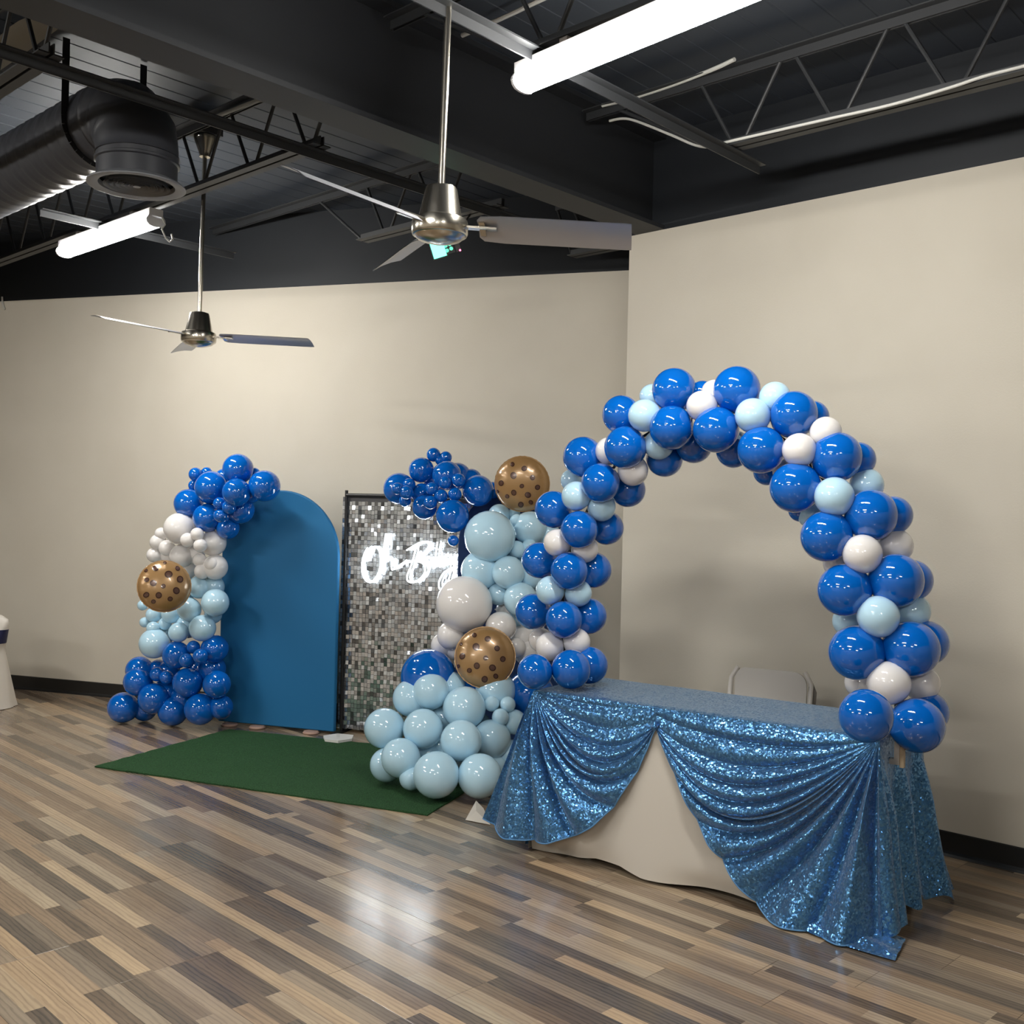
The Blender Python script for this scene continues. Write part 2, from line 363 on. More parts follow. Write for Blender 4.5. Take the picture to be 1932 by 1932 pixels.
for r in range(-40, 42):
    rnd = random.Random(100+r)
    v0 = 2.597+PWD*r; rowoff = -4.085+{0: .03, 1: -.06, 2: -.08, 3: .17, 4: .06}.get(r, rnd.choice((0, 0, 0, .2, .12)) if r > 4 else 0)
    off = rowoff+0.3975*{0: 1, -1: 0}.get(r, rnd.choice((0, 1, 2)))
    strips = [seg_tones(9+3*r+j, -14.0, 6.0, rnd, rowoff) for j in range(3)]
    for q in range(-9, 9):
        rows.append((v0, off+PL*q, strips))
def inside_room(p):
    q = p-E0; s, t = q.dot(RN), -q.dot(RD)
    return s < -0.01 and s > -10.9 and -9 < t < 8.9 and (p-J).dot(BN) > 0.01 or (t < 0 and (p-J).dot(BN) > 0.01 and s > -10.9 and t > -9)
planks = []
for v0, u0, strips in rows:
    c = FU*(u0+PL/2)+FV*(v0+PWD/2)
    cs = [FU*(u0+a)+FV*(v0+b) for a in (0, PL/2, PL) for b in (0, PWD)]
    if not any(inside_room(p) for p in cs): continue
    pr = [proj(p) for p in cs]; vis = [p for p in pr if p and -30 < p[0] < 1962 and p[1] < 1990 and p[1] > 900]
    area = 0
    if vis:
        d = max(0.5, c.y); area = 1.0/(d**3)
    planks.append((area, v0, u0, strips))
planks.sort(key=lambda x: -x[0])
G = 0.0003
def plank_mesh(mb, v0, u0, strips):
    if mb.tone is None: mb.tone = []
    z = random.uniform(-0.0002, 0.0002); e = 0.0006
    for j in range(3):
        a, b = v0+S*j, v0+S*(j+1)
        if j == 0: a += G+e
        if j == 2: b -= G+e
        for s0, s1, tn, ra, rb in strips[j]:
            x0, x1 = max(s0, u0+G+e), min(s1, u0+PL-G-e)
            if x1-x0 < 0.004: continue
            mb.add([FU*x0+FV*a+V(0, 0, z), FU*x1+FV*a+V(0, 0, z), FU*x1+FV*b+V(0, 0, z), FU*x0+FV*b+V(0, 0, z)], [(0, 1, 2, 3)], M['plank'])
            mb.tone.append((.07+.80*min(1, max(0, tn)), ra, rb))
    # chamfer and sides
    A = [(u0+G+e, v0+G+e), (u0+PL-G-e, v0+G+e), (u0+PL-G-e, v0+PWD-G-e), (u0+G+e, v0+PWD-G-e)]
    B = [(u0+G, v0+G), (u0+PL-G, v0+G), (u0+PL-G, v0+PWD-G), (u0+G, v0+PWD-G)]
    vs = [FU*u+FV*v+V(0, 0, z) for u, v in A]+[FU*u+FV*v+V(0, 0, z-0.0006) for u, v in B]+[FU*u+FV*v+V(0, 0, -0.0068) for u, v in B]
    fs = [(i, (i+1) % 4, 4+(i+1) % 4, 4+i) for i in range(4)]+[(4+i, 4+(i+1) % 4, 8+(i+1) % 4, 8+i) for i in range(4)]
    mb.add(vs, fs, M['plank']); mb.tone += [(0.22, .5, .5)]*8
rest = MB()
for i, (ar, v0, u0, strips) in enumerate(planks):
    if ar > 0 and i < 290:
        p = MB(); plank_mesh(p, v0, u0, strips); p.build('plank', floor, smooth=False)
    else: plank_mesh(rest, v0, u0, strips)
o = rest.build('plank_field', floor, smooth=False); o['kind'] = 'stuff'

# ------------------------------------------------------------------ ceiling steel
mb = MB(); bz = 3.24
for s0, s1 in ((-11, -0.002),):
    c = lambda s, t, z: W(s, t, z)
    mb.box((c(s0, .15, bz+.012)+c(s1, .15, bz+.012))/2, (RN, RD, V(0, 0, 1)), ((s1-s0)/2, .10, .012), M['beam'])
    mb.box((c(s0, .15, DECK-.022)+c(s1, .15, DECK-.022))/2, (RN, RD, V(0, 0, 1)), ((s1-s0)/2, .10, .012), M['beam'])
    mb.box((c(s0, .15, (bz+DECK)/2)+c(s1, .15, (bz+DECK)/2))/2, (RN, RD, V(0, 0, 1)), ((s1-s0)/2, .012, (DECK-bz)/2-.034), M['beam'])
o = mb.build('ceiling_beam', smooth=False); o['kind'] = 'structure'

ZT, ZB = 3.70, 3.32
SKEW = -4.4
def joist(s, t0, t1, b0, b1, phase, label, conn=()):
    o = thing('steel_joist', label, 'joist', W(s, (t0+t1)/2, ZB), 'open web joists under the ceiling')
    for nm, z, a, b in (('top_chord', ZT, t0, t1), ('bottom_chord', ZB, b0, b1)):
        m = MB()
        for d in (-1, 1):          # double angles with a gap
            sg = 1 if nm == 'bottom_chord' else -1
            m.box((W(s+d*.029, a, z)+W(s+d*.029, b, z))/2, (RD, RN, V(0, 0, 1)), ((b-a)/2, .022, .003), M['steel_black'])
            m.box((W(s+d*.0095, a, z+sg*.02)+W(s+d*.0095, b, z+sg*.02))/2, (RD, RN, V(0, 0, 1)), ((b-a)/2, .003, .022), M['steel_black'])
        m.build(nm, o, smooth=False)
    def web(ta, za, tb, zb):
        m = MB(); m.tube([W(s, ta, za), W(s, tb, zb)], .0095, M['steel_black'], 8); m.build('web', o)
    k = math.ceil((b0-phase)/.5)
    first = True
    while phase+k*.5 < b1-.02:
        tb = phase+k*.5
        if first: web(max(t0, tb-.75), ZT-.01, b0, ZB+.01); first = False
        if tb-.22 > t0: web(tb-.03, ZB+.02, tb-.22, ZT-.02)
        if tb+.22 < t1: web(tb+.03, ZB+.02, tb+.22, ZT-.02)
        k += 1
    return o
joist(-2.0, -6.25, .05, -6.0, -.36, -1.46, 'black open web joist running above the far tube light')
joist(-.73, -3.45, .05, -1.63, -.36, -1.38, 'black open web joist left of the beam, behind the near fan')
joist(-.73, .25, 8.9, 1.05, 8.6, 1.17, 'black open web joist with a white cable along it, near the right wall')
joist(-2.09, .25, 8.9, 1.05, 8.6, 1.17, 'black open web joist directly above the near tube light')
joist(-3.30, -8.4, .05, -8.2, -.36, -1.46, 'black open web joist beside the round duct')
joist(-3.30, .25, 8.9, 1.05, 8.6, 1.17, 'black open web joist nearest the camera')
joist(.42, -.95, .05, -.8, -.3, -.6, 'short black open web joist above the wall return')
def bridge(s0, s1, t, label):
    m = MB()
    m.box((W(s0, t, ZB-.010)+W(s1, t, ZB-.010))/2, (RN, RD, V(0, 0, 1)), ((s1-s0)/2, .02, .003), M['steel_black'])
    m.box((W(s0, t-.018, ZB-.030)+W(s1, t-.018, ZB-.030))/2, (RN, RD, V(0, 0, 1)), ((s1-s0)/2, .003, .02), M['steel_black'])
    tag(m.build('bridging_bar', smooth=False), label, 'bracing bar', 'bracing bars across the joists')
bridge(-7, -.25, -.42, 'thin black bracing bar across the joists, left of the big beam')
bridge(-7, -.45, 1.14, 'thin black bracing bar across the joists above the near tube light')
bridge(-2.42, -1.1, -2.55, 'thin black bracing bar across the joists above the far tube light')
# cables and conduit
def cable(name, pts, r, m, label, cat):
    P = [Vector(p) for p in pts]; out = []
    for i in range(len(P)-1):       # Catmull-Rom
        p0, p1, p2, p3 = P[max(0, i-1)], P[i], P[i+1], P[min(len(P)-1, i+2)]
        for j in range(8):
            u = j/8; out.append(.5*((2*p1)+(p2-p0)*u+(2*p0-5*p1+4*p2-p3)*u*u+(3*p1-p0-3*p2+p3)*u**3))
    out.append(P[-1]); b = MB(); b.tube(out, r, m, 8); o = b.build(name); return tag(o, label, cat)
jp = W(-.795, 0, 0)
cable('cable', [at_plane(x, y, jp, RN) for x, y in ((1150, 228), (1188, 225), (1262, 253), (1312, 274), (1345, 277), (1372, 268), (1450, 250), (1560, 225), (1680, 198), (1790, 166), (1860, 143), (1945, 121), (2100, 75))], .0065, M['conduit'], 'white cable drooping along the joist near the right wall', 'cable')
cable('conduit', [at_z(x, y, 3.70) for x, y in ((1136, 199), (1190, 186), (1270, 160), (1345, 131), (1386, 112))], .010, M['conduit'], 'pale conduit on the ceiling just right of the near tube light', 'conduit')
cable('conduit', [at_z(x, y, 3.72) for x, y in ((872, 67), (950, 33), (1020, 0), (1110, -42))], .010, M['conduit'], 'pale conduit on the ceiling left of the near tube light', 'conduit')
cable('cable', [at_z(x, y, 3.66) for x, y in ((404, 221), (430, 211), (466, 197), (490, 189), (512, 189))], .011, M['insul'], 'grey wire bundle on the ceiling beside the far fan canopy', 'cable')
cable('cable', [at_plane(x, y, J+BN*.01, BN) for x, y in ((4, 560), (5, 572), (9, 584))], .008, M['conduit'], 'short white cable end hanging at the top left of the back wall', 'cable')

# ------------------------------------------------------------------ tube lights
def tube_light(s, t0, label, skew=0.0):
    L = 1.22; base = W(s, t0, 0); k = radians(skew)
    TX_ = -RD*cos(k)+RN*sin(k); SX_ = RN*cos(k)+RD*sin(k)
    def Q(a, t, z): return base+TX_*t+SX_*a+V(0, 0, z)
    ax = (TX_, SX_, V(0, 0, 1))
    o = thing('tube_light', label, 'ceiling light', Q(0, L/2, 3.25), 'fluorescent tube lights')
    m = MB(); m.box(Q(0, L/2, 3.263), ax, (L/2, .042, .026), M['housing']); m.build('housing', o, smooth=False)
    prof = [(.043, .010), (.053, -.004), (.056, -.016), (.050, -.032), (.036, -.044), (.012, -.049), (-.012, -.049), (-.036, -.044), (-.050, -.032), (-.056, -.016), (-.053, -.004), (-.043, .010)]
    m = MB(); m.prism([Q(x, .012, 3.236+z) for x, z in prof], TX_*(L-.024), M['lens']); m.build('lens', o, smooth=True)
    for tt in (0, L-.012):
        m = MB(); m.prism([Q(x*1.05, tt, 3.236+z*1.06) for x, z in prof], TX_*.012, M['housing']); m.build('end_cap', o, smooth=False)
    for tt in (.25, L-.25):
        m = MB(); m.box(Q(0, tt, 3.3005), ax, (.02, .03, .0115), M['steel']); m.build('bracket', o, smooth=False)
    return o
tube_light(-2.09, 1.03, 'bright tube light hung high at the top right, nearest the camera', SKEW)
lf = tube_light(-2.02, -3.14, 'bright tube light far off at the left, with a dangling wire')
m = MB(); m.tube([W(-1.99, -1.91, 3.25), W(-1.98, -1.89, 3.20), W(-2.0, -1.89, 3.17), W(-1.98, -1.88, 3.12), W(-1.96, -1.87, 3.10), W(-1.94, -1.87, 3.12), W(-1.95, -1.87, 3.15)], .005, M['conduit'], 8); m.build('loose_wire', lf)
for s, t0, lb in ((-5.1, .9, 'tube light behind the camera, left of the middle row'), (-5.1, -3.3, 'tube light at the far left, behind the camera'), (-5.1, 5.0, 'tube light behind the camera on the right'),
                  (-8.3, .9, 'tube light deepest in the room, middle'), (-8.3, -3.3, 'tube light deepest in the room, left'), (-8.3, 5.0, 'tube light deepest in the room, right')):
    tube_light(s, t0, lb)

# ------------------------------------------------------------------ spiral duct with round diffuser
ds, dt, dz, dr = -2.667, -.891, 3.42, .185
o = thing('air_duct', 'grey spiral air duct turning down to a round ceiling diffuser', 'duct', W(ds, dt, 3.05))
rb = .225
m = MB(); t_in = dt-rb
def duct_ring(t): return W(ds, t, dz)
ts = [t_in-i*.02 for i in range(0, 330)]
rs = [dr+(.006 if i % 6 == 0 else 0) for i in range(330)]
m.tube([duct_ring(t) for t in ts], rs, M['duct'], 36); m.build('spiral_pipe', o, auto=60)
m = MB(); pts = []; rr = []
for i in range(0, 25):
    a = (pi/2)*i/24; c = W(ds, t_in, dz-rb); p = c+(-RD)*(rb*sin(a))+V(0, 0, rb*cos(a)); pts.append(p); rr.append(dr+(.007 if i in (0, 8, 16, 24) else .001))
m.tube(pts, rr, M['duct'], 36); m.build('elbow', o, auto=60)
m = MB(); m.lathe([(dr, 3.20), (dr, 3.178), (dr+.007, 3.174), (dr+.007, 3.164), (dr-.003, 3.16), (dr-.003, 3.07)], W(ds, dt, 0), M['duct'], n=40, caps=False); m.build('collar', o)
m = MB(); m.lathe([(dr-.01, 3.09), (.210, 3.072), (.222, 3.062), (.222, 3.057), (.205, 3.054), (.172, 3.062), (.165, 3.082)], W(ds, dt, 0), M['ring'], n=44, caps=False); m.build('diffuser_rim', o)
for i, r in enumerate((.150, .122, .095, .068, .041)):
    m = MB(); m.lathe([(r, 3.058), (r-.018, 3.082), (r-.022, 3.082), (r-.010, 3.056)], W(ds, dt, 0), M['ring'], n=36, caps=False); m.build('diffuser_ring', o)
m = MB(); m.lathe([(.018, 3.056), (.018, 3.082)], W(ds, dt, 0), M['ring'], n=16); m.build('diffuser_hub', o)
m = MB(); m.lathe([(dr-.015, 3.10), (.002, 3.10)], W(ds, dt, 0), M['black_plastic'], n=24, caps=False); m.build('damper', o)
m = MB(); R = dr+.012
sp = [W(ds+R*cos(a), t_in-.12, dz+R*sin(a)) for a in [radians(x) for x in range(0, -181, -12)]]
sp = [W(ds+R, t_in-.12, DECK-.01)]+sp+[W(ds-R, t_in-.12, DECK-.01)]
for i in range(len(sp)-1): m.bar(sp[i], sp[i+1], .035, .003, M['black_plastic'], up=RD)
m.build('hanger_strap', o, smooth=False)
# a wrapped flat run above the duct at the left
b = MB(); b.grid(lambda u, v: W(-2.98-.16*v, -1.0-4*u, 3.74-.01*sin(9*u+3*v)-.02*v)+V(0, 0, .012*sin(40*u)*v), 40, 4, M['insul'])
tag(b.build('wrapped_pipe'), 'pale wrapped sheet running above the grey duct', 'pipe wrap')

# ------------------------------------------------------------------ ceiling fans
def fan(c, top, canopy_z, angs, R, label, pitch=26, lean=.05):
    o = thing('ceiling_fan', label, 'ceiling fan', c, 'ceiling fans on long rods')
    nk = M['nickel']; top = Vector(top); c = Vector(c); d = (top-c).normalized()
    ct = c+d*((canopy_z-c.z)/d.z)
    m = MB(); m.tube([c+d*.10, ct], .0125, nk, 14); m.build('downrod', o)
    m = MB(); m.lathe([(.030, -.115), (.034, -.09), (.062, -.02), (.066, 0)], ct, nk, axis=d, n=28); m.build('canopy', o)
    m = MB(); m.lathe([(.078, -.01), (.056, .095), (.052, .105), (.030, .112), (.015, .112)], c+d*.025, nk, axis=d, n=36); m.build('motor_cover', o)
    m = MB(); m.lathe([(.058, -.047), (.094, -.036), (.098, -.028), (.098, .004), (.094, .018), (.07, .028), (.03, .03)], c, nk, axis=d, n=40); m.build('motor', o)
    m = MB(); m.lathe([(.004, -.066), (.035, -.062), (.075, -.050), (.090, -.036)], c, nk, axis=d, n=36); m.build('bottom_cap', o)
    for a in angs:
        a = radians(a); x = V(cos(a), sin(a), -lean*cos(a)).normalized(); y = V(-sin(a), cos(a), 0); pt = radians(-pitch)
        w = (y*cos(pt)+V(0, 0, 1)*sin(pt)); up = x.cross(w)
        poly = []
        prof = [(.135, .042), (.150, .062), (.22, .068), (R-.02, .066), (R, .064)]
        vs = []; top_v = []
        for r, hw in prof:
            for q in (-1, -.35, .35, 1):
                p = c+x*r+w*(hw*q)+up*(.007*(1-q*q)-.002)+V(0, 0, -.004-.010*r/R); vs.append(p)
        fs = [(i*4+j, i*4+j+1, i*4+j+5, i*4+j+4) for i in range(len(prof)-1) for j in range(3)]
        b = MB(); b.add(vs, fs, M['blade']); b.add([p+up*.0025 for p in vs], fs, M['blade'])
        bl = b.build('blade', o)
        b = MB(); b.bar(c+x*.085+V(0, 0, -.004), c+x*.20+V(0, 0, -.008), .034, .007, M['nickel']); b.bar(c+x*.15-w*.035+V(0, 0, -.006), c+x*.15+w*.035+V(0, 0, -.006), .02, .007, M['nickel'], up=up)
        b.build('blade_arm', bl, smooth=False)
    return o
fan(at(830, 425, 3.6), at(846, 0, 3.6), DECK-.03, (-7, 113, 233), .66, 'brushed metal ceiling fan nearest the camera, hanging in the middle')
fc, ft = at(375, 634, 5.95), at(388, 250, 5.95)
fan(fc, ft, ZT-.03, (-6, 116, 237), .66, 'smaller looking far ceiling fan hanging before the white back wall', 12, .03)
m = MB(); m.box(W((ft-E0).dot(RN), -(ft-E0).dot(RD), ZT+.03), (RD, RN, V(0, 0, 1)), (.07, .07, .055), M['steel_black']); tag(m.build('junction_box', smooth=False), 'black box holding the canopy of the far fan', 'junction box')

# green party light
o = thing('party_light', 'small glowing green party light hung behind the near fan', 'stage light', at(832, 472, 6.0))
c = at(827, 471, 6.0); fw = (CAM-c).normalized(); sx_ = V(1, 0, 0).cross(fw).normalized(); e1 = (V(1, 0, 0)*cos(.32)-V(0, 0, 1)*sin(-.32)); e1 = (e1-fw*e1.dot(fw)).normalized(); e2 = fw.cross(e1)
m = MB(); m.box(c-fw*.035, (e1, e2, fw), (.046, .05, .03), M['black_plastic']); m.build('body', o, smooth=False)
m = MB(); m.box(c-fw*.002, (e1, e2, fw), (.038, .044, .003), M['green_led']); m.build('lit_panel', o, smooth=False)
c2 = at(846, 467, 6.0)
m = MB(); m.box(c2-fw*.03, (e1, e2, fw), (.03, .035, .025), M['black_plastic']); m.build('lens_block', o, smooth=False)
for i, (x, y) in enumerate(((-.012, .014), (.012, .016), (-.012, -.014), (.014, -.010))):
    m = MB(); m.lathe([(.011, 0), (.009, .006), (.002, .009)], c2+e1*x+e2*y-fw*.005, M['green_dim'], axis=fw, n=14); m.build('lens', o)
m = MB(); m.box(at(864, 468, 6.02), (e1, e2, fw), (.014, .02, .02), M['black_plastic']); m.build('bracket', o, smooth=False)
m = MB(); m.tube([at(866, 468, 6.02), at(862, 440, 6.1), W(-.73, -.62, ZB)], .006, M['black_plastic'], 8); m.build('hanging_arm', o)
m = MB(); m.lathe([(.006, 0), (.005, .004), (.001, .006)], at(868, 472, 5.99), M['red_led'], axis=fw, n=12); m.build('red_lamp', o)

# ------------------------------------------------------------------ balloons
def balloon_mesh():
    bm = bmesh.new(); n, k = 28, 18; rows_ = []
    top = bm.verts.new((0, 0, 1.0))
    for i in range(1, k):
        a = pi*i/k; r = sin(a); z = cos(a)
        if z < 0: z *= 1.05; r *= (1-.05*(-z)**2)
        rows_.append([bm.verts.new((r*cos(2*pi*j/n), r*sin(2*pi*j/n), z)) for j in range(n)])
    neck = [[bm.verts.new((rr*cos(2*pi*j/n), rr*sin(2*pi*j/n), zz)) for j in range(n)] for rr, zz in ((.05, -1.08), (.03, -1.12), (.075, -1.17))]
    rows_ += neck
    for j in range(n): bm.faces.new((top, rows_[0][j], rows_[0][(j+1) % n]))
    for i in range(len(rows_)-1):
        for j in range(n): bm.faces.new((rows_[i][j], rows_[i+1][j], rows_[i+1][(j+1) % n], rows_[i][(j+1) % n]))
    bm.faces.new(rows_[-1][::-1])
    bmesh.ops.recalc_face_normals(bm, faces=bm.faces)
    me = bpy.data.meshes.new('balloon'); bm.to_mesh(me); bm.free()
    me.polygons.foreach_set('use_smooth', [True]*len(me.polygons)); return me
BM = {}
for k in ('royal', 'pale', 'white'):
    BM[k] = balloon_mesh(); BM[k].materials.append(M[k])
CODE = {'B': 'royal', 'L': 'pale', 'W': 'white'}
BL = {'B': 'royal blue balloon', 'L': 'pale blue balloon', 'W': 'white balloon'}
def balloon(parent, c, r, code, toward):
    o = bpy.data.objects.new('balloon', BM[CODE[code]]); COL.objects.link(o); o.parent = parent
    d = Vector(toward)-Vector(c)
    if d.length < .02: d = V(random.uniform(-1, 1), 1, random.uniform(-1, 1))
    q = (-d).to_track_quat('Z', 'Y')
    o.matrix_basis = Matrix.Translation(Vector(c)-Vector(parent['_o'])) @ q.to_matrix().to_4x4() @ Matrix.Diagonal((r, r, r, 1))
    o['label'] = BL[code]
    return o

# table frame
TYAW = radians(-35.08); TX = V(cos(TYAW), sin(TYAW), 0); TY = V(-sin(TYAW), cos(TYAW), 0)
TFL = V(.133, 4.842, 0); TL, TD, TH = 1.555, .53, .745
def T(x, y, z): return TFL+TX*x+TY*y+V(0, 0, z)

ARCH = """1009 1267 32 B f;1077 1263 36 B f;1112 1255 34 B b;1037 1220 26 W f;1088 1211 25 W m;1020 1207 22 W b;1064 1169 34 B f;1006 1154 33 B m;1111 1162 33 B b;
1038 1114 26.5 L f;1091 1119 25 L m;1074 1077 34.5 B f;1018 1057 33 B m;1120 1075 33 B b;1051 1024 25 W f;1103 1036 25 W m;1093 999 34.5 B f;1044 961 34 B m;1145 996 31 B b;
1087 936 27 L f;1135 957 26 L m;1078 906 20 L b;1133 911 36 B f;1100 862 37 B m;1185 924 32 B b;1150 851 26 W m;1194 888 28 W m;1180 844 39 B f;1172 782 35 B m;1254 866 33 B b;
1216 784 30 L f;1230 748 23 L b;1243 839 27.5 L m;1272 736 40.5 B m;1267 807 40.5 B f;1309 839 34 B b;1325 745 26 B b;1324 766 28 W f;1347 740 23 W m;1327 826 25 W b;
1390 735 43 B m;1351 811 42 B f;1384 850 32 B b;1420 784 32 L f;1462 750 29 L m;1390 838 24 L b;1498 782 43 B m;1436 849 43 B f;1447 890 25 B b;1533 787 30 B b;
1508 849 31 W f;1558 816 29 W m;1476 888 22 W b;1579 862 45.5 B m;1500 920 46 B f;1619 867 32 B b;1574 937 36 L f;1635 915 31 L b;1530 972 24 L b;1510 962 22 B b;
1644 972 47 B m;1559 1012 46.5 B f;1685 972 35 B b;1627 1045 35.5 W f;1689 1030 32 W b;1580 1063 26 W b;1691 1095 49 B m;1593 1113 48 B f;1720 1095 38 B b;
1657 1163 38 L f;1722 1153 32 L b;1601 1172 29 L b;1719 1224 51 B m;1616 1231 50 B f;1747 1213 41 B b;1677 1289 39 W f;1740 1289 32 W b;1623 1288 28 W b;
1634 1351 49 B m;1730 1369 49.5 B f;1751 1343 37 B b;1640 1292 30 W b"""
ap = T(0, .24, 0)
def arch_pt(x, y, dd): return at_plane(x, y, ap+TY*dd, TY)
rodpx = [(1072, 1278), (1062, 1170), (1068, 1075), (1095, 990), (1143, 905), (1198, 835), (1280, 793), (1372, 788), (1462, 818), (1540, 888), (1602, 980), (1655, 1095), (1680, 1222), (1692, 1352), (1692, 1388)]
o = thing('balloon_arch', 'tall arch of royal blue, pale blue and white balloons over the table', 'balloon arch', T(.77, .24, TH))
ctr = [arch_pt(x, y, 0) for x, y in rodpx]
for i, q in enumerate(ARCH.replace('\n', '').split(';')):
    x, y, r, c, ly = q.split(); x, y, r = float(x), float(y), float(r)
    r *= 1.035; p = arch_pt(x, y, {'f': -.085, 'm': -.01, 'b': .09}[ly]); rr = r*p.y/F
    q_ = p-TFL
    if y > 1240 and -.15 < q_.dot(TX) < TL-.02 and p.z-rr < TH+.012:      # rests on the table top
        vz = (CAM-p).normalized()
        for _ in range(4):
            p = p+vz*((TH+.012+r*p.y/F-p.z)/max(.05, vz.z)); rr = r*p.y/F
    near = min(ctr, key=lambda k: (k-p).length)
    balloon(o, p, rr, c, near)
P = ctr; out = []
for i in range(len(P)-1):
    p0, p1, p2, p3 = P[max(0, i-1)], P[i], P[i+1], P[min(len(P)-1, i+2)]
    for j in range(5):
        u = j/5; out.append(.5*((2*p1)+(p2-p0)*u+(2*p0-5*p1+4*p2-p3)*u*u+(3*p1-p0-3*p2+p3)*u**3))
out.append(P[-1]); m = MB(); m.tube(out, .007, M['rod'], 8); m.build('arch_rod', o)
# table clamp at the right end
m = MB(); q = T(TL+.012, .13, 0)
m.box(q+V(0, 0, TH+.026), (TX, TY, V(0, 0, 1)), (.035, .016, .010), M['steel']); m.box(q+TX*.03+V(0, 0, TH-.04), (TX, TY, V(0, 0, 1)), (.010, .016, .075), M['steel'])
m.box(q+V(0, 0, TH-.105), (TX, TY, V(0, 0, 1)), (.035, .016, .010), M['steel']); cl = m.build('clamp', o, smooth=False)
m = MB(); m.box(q+TX*.048+V(0, 0, TH-.04), (TX, TY, V(0, 0, 1)), (.008, .010, .085), M['wood']); m.build('clamp_post', cl, smooth=False)
m = MB(); m.tube([q-TX*.012+V(0, 0, TH-.17), q-TX*.012+V(0, 0, TH-.03)], .006, M['steel'], 10); m.lathe([(.014, 0), (.014, .012)], q-TX*.012+V(0, 0, TH-.178), M['steel'], n=12); m.build('clamp_screw', cl)

# left garland, on the blue backdrop's left edge
PD = V(.953, -.302, 0).normalized(); PN = V(PD.y, -PD.x, 0)
if PN.y > 0: PN = -PN
PB = V(-2.10, 7.484, 0)        # blue backdrop, bottom left
LEFT = """449 885 27.7 B f;499 917 28.5 B f;399 920 30 B f;446 929 25.5 B ff;356 950 25.5 B m;391 977 26 B f;369 895 12 B m;390 892 9 B b;366 916 9 B b;414 950 11.3 B ff;432 957 12.6 B ff;416 973 12.4 B ff;
454 962 24 B m;430 996 20 B m;475 933 15 B m;480 893 9 B b;425 905 18 B b;339 997 28.5 W f;402 1024 23 W m;372 1008 12 W ff;354 1019 13.2 W ff;378 1029 12.4 W ff;304 1007 11 W m;298 1023 14 W m;315 1034 14 W m;291 1047 13 W m;
343 1049 21 W m;377 1057 12.5 W f;400 1065 13 W f;406 1070 22 W m;381 1078 14 W f;322 1048 16 W b;376 1108 20 L m;402 1107 18 L b;406 1137 25 L f;357 1150 21.5 L f;382 1185 24 L f;337 1193 18 L f;291 1214 27 L f;
290 1160 13.5 L m;273 1174 9 L m;289 1185 12 L f;311 1177 11 L m;323 1158 17 L m;269 1142 9 L m;311 1200 14 L b;402 1160 14 L b;345 1110 22 L b;300 1130 18 L b;355 1180 20 L b;
333 1236 25 B f;405 1224 24 B m;378 1238 13.5 B ff;351 1246 12.8 B ff;365 1221 12 B f;263 1264 23.5 B m;298 1261 14 B b;296 1272 13 B f;314 1278 12.5 B f;260 1286 25.5 B f;354 1288 27 B f;409 1291 25 B f;290 1318 27.7 B f;
232 1335 28 B f;273 1338 22 B b;352 1072 17 W b;366 1045 17 W b;330 1075 16 W b;335 1130 18 L b;318 1268 18 B b;326 1342 27 B m;378 1338 28.6 B f;417 1334 21 B m;400 1262 22 B b;315 1305 22 B b;375 1262 20 B b;345 1318 20 B b"""
o = thing('balloon_garland', 'balloon garland climbing the left edge of the blue backdrop', 'balloon garland', (-2.3, 7.3, 0), 'balloon garlands on the backdrops')
for q in LEFT.replace('\n', '').split(';'):
    x, y, r, c, ly = q.split(); x, y, r = float(x), float(y), float(r)
    r *= {'b': 1.2, 'm': 1.09}.get(ly, 1.05); dd = {'ff': .34, 'f': .25, 'm': .20, 'b': .14}[ly]
    p = at_plane(x, y, PB+PN*dd, PN); rr = r*p.y/F
    if p.z < rr+.002 and p.z > .6*rr: rr = p.z-.002
    elif p.z < rr+.002: p = p+(CAM-p).normalized()*max(0, (rr+.002-p.z))/max(.05, (CAM-p).normalized().z)
    balloon(o, p, rr, c, at_plane(x*.5+370*.5, y+5, PB+PN*.12, PN))

# right garland
RIGHT = """753 922 28 B m;772 914 11.5 B f;750 922 11 B ff;767 929 12.5 B ff;764 945 11 B f;795 887 22.5 B m;818 858 12.5 B m;841 863 11 B m;830 868 9 B m;843 897 26.5 B f;863 898 22 B b;840 911 11.7 B ff;865 906 12.7 B ff;815 922 12 B ff;
832 936 12.5 B ff;858 933 12.5 B ff;902 926 28.5 B f;889 905 18 B b;812 948 12.5 B ff;796 932 19 B m;801 957 22 B m;854 974 30 B f;855 1020 9 B b;930 925 14 B b;822 905 20 B b;
924 1012 46.5 L f;942 972 20 L m;970 970 11.5 L m;975 983 12.5 L f;1000 996 30 L m;975 1037 16 L m;999 1030 13 L m;1034 1007 20 L b;907 1076 35 L m;959 1080 30 L f;1003 1085 27 L m;941 1121 20 L m;982 1131 31 L f;985 1160 25 L b;955 1045 22 L b;1000 1050 22 L b;
876 1140 51 W f;945 1183 28 W f;851 1199 25 W m;836 1217 20 W b;985 1205 22 W b;994 1230 22 W b;973 1222 18 W m;960 1150 20 W b;1005 1190 20 W b;860 1225 18 W b;
808 1277 49 B m;1000 1310 40 B b;776 1317 33 L m;813 1304 33 L f;849 1295 27 L m;876 1336 39 L f;935 1304 36 L m;928 1328 14 L f;958 1329 14.3 L f;944 1353 15.5 L f;970 1362 22 L m;725 1374 35.5 L m;798 1375 36 L f;870 1398 37.5 L ff;
927 1395 35 L m;756 1430 35.5 L f;730 1443 28 L b;823 1462 42 L f;905 1464 40 L f;964 1424 25 L b;807 1421 22 L b;837 1354 24 L b;776 1468 20 L b;829 1405 20 L b;851 1430 24 L b;935 1446 22 L b;880 1300 24 B b;900 1370 24 L b"""
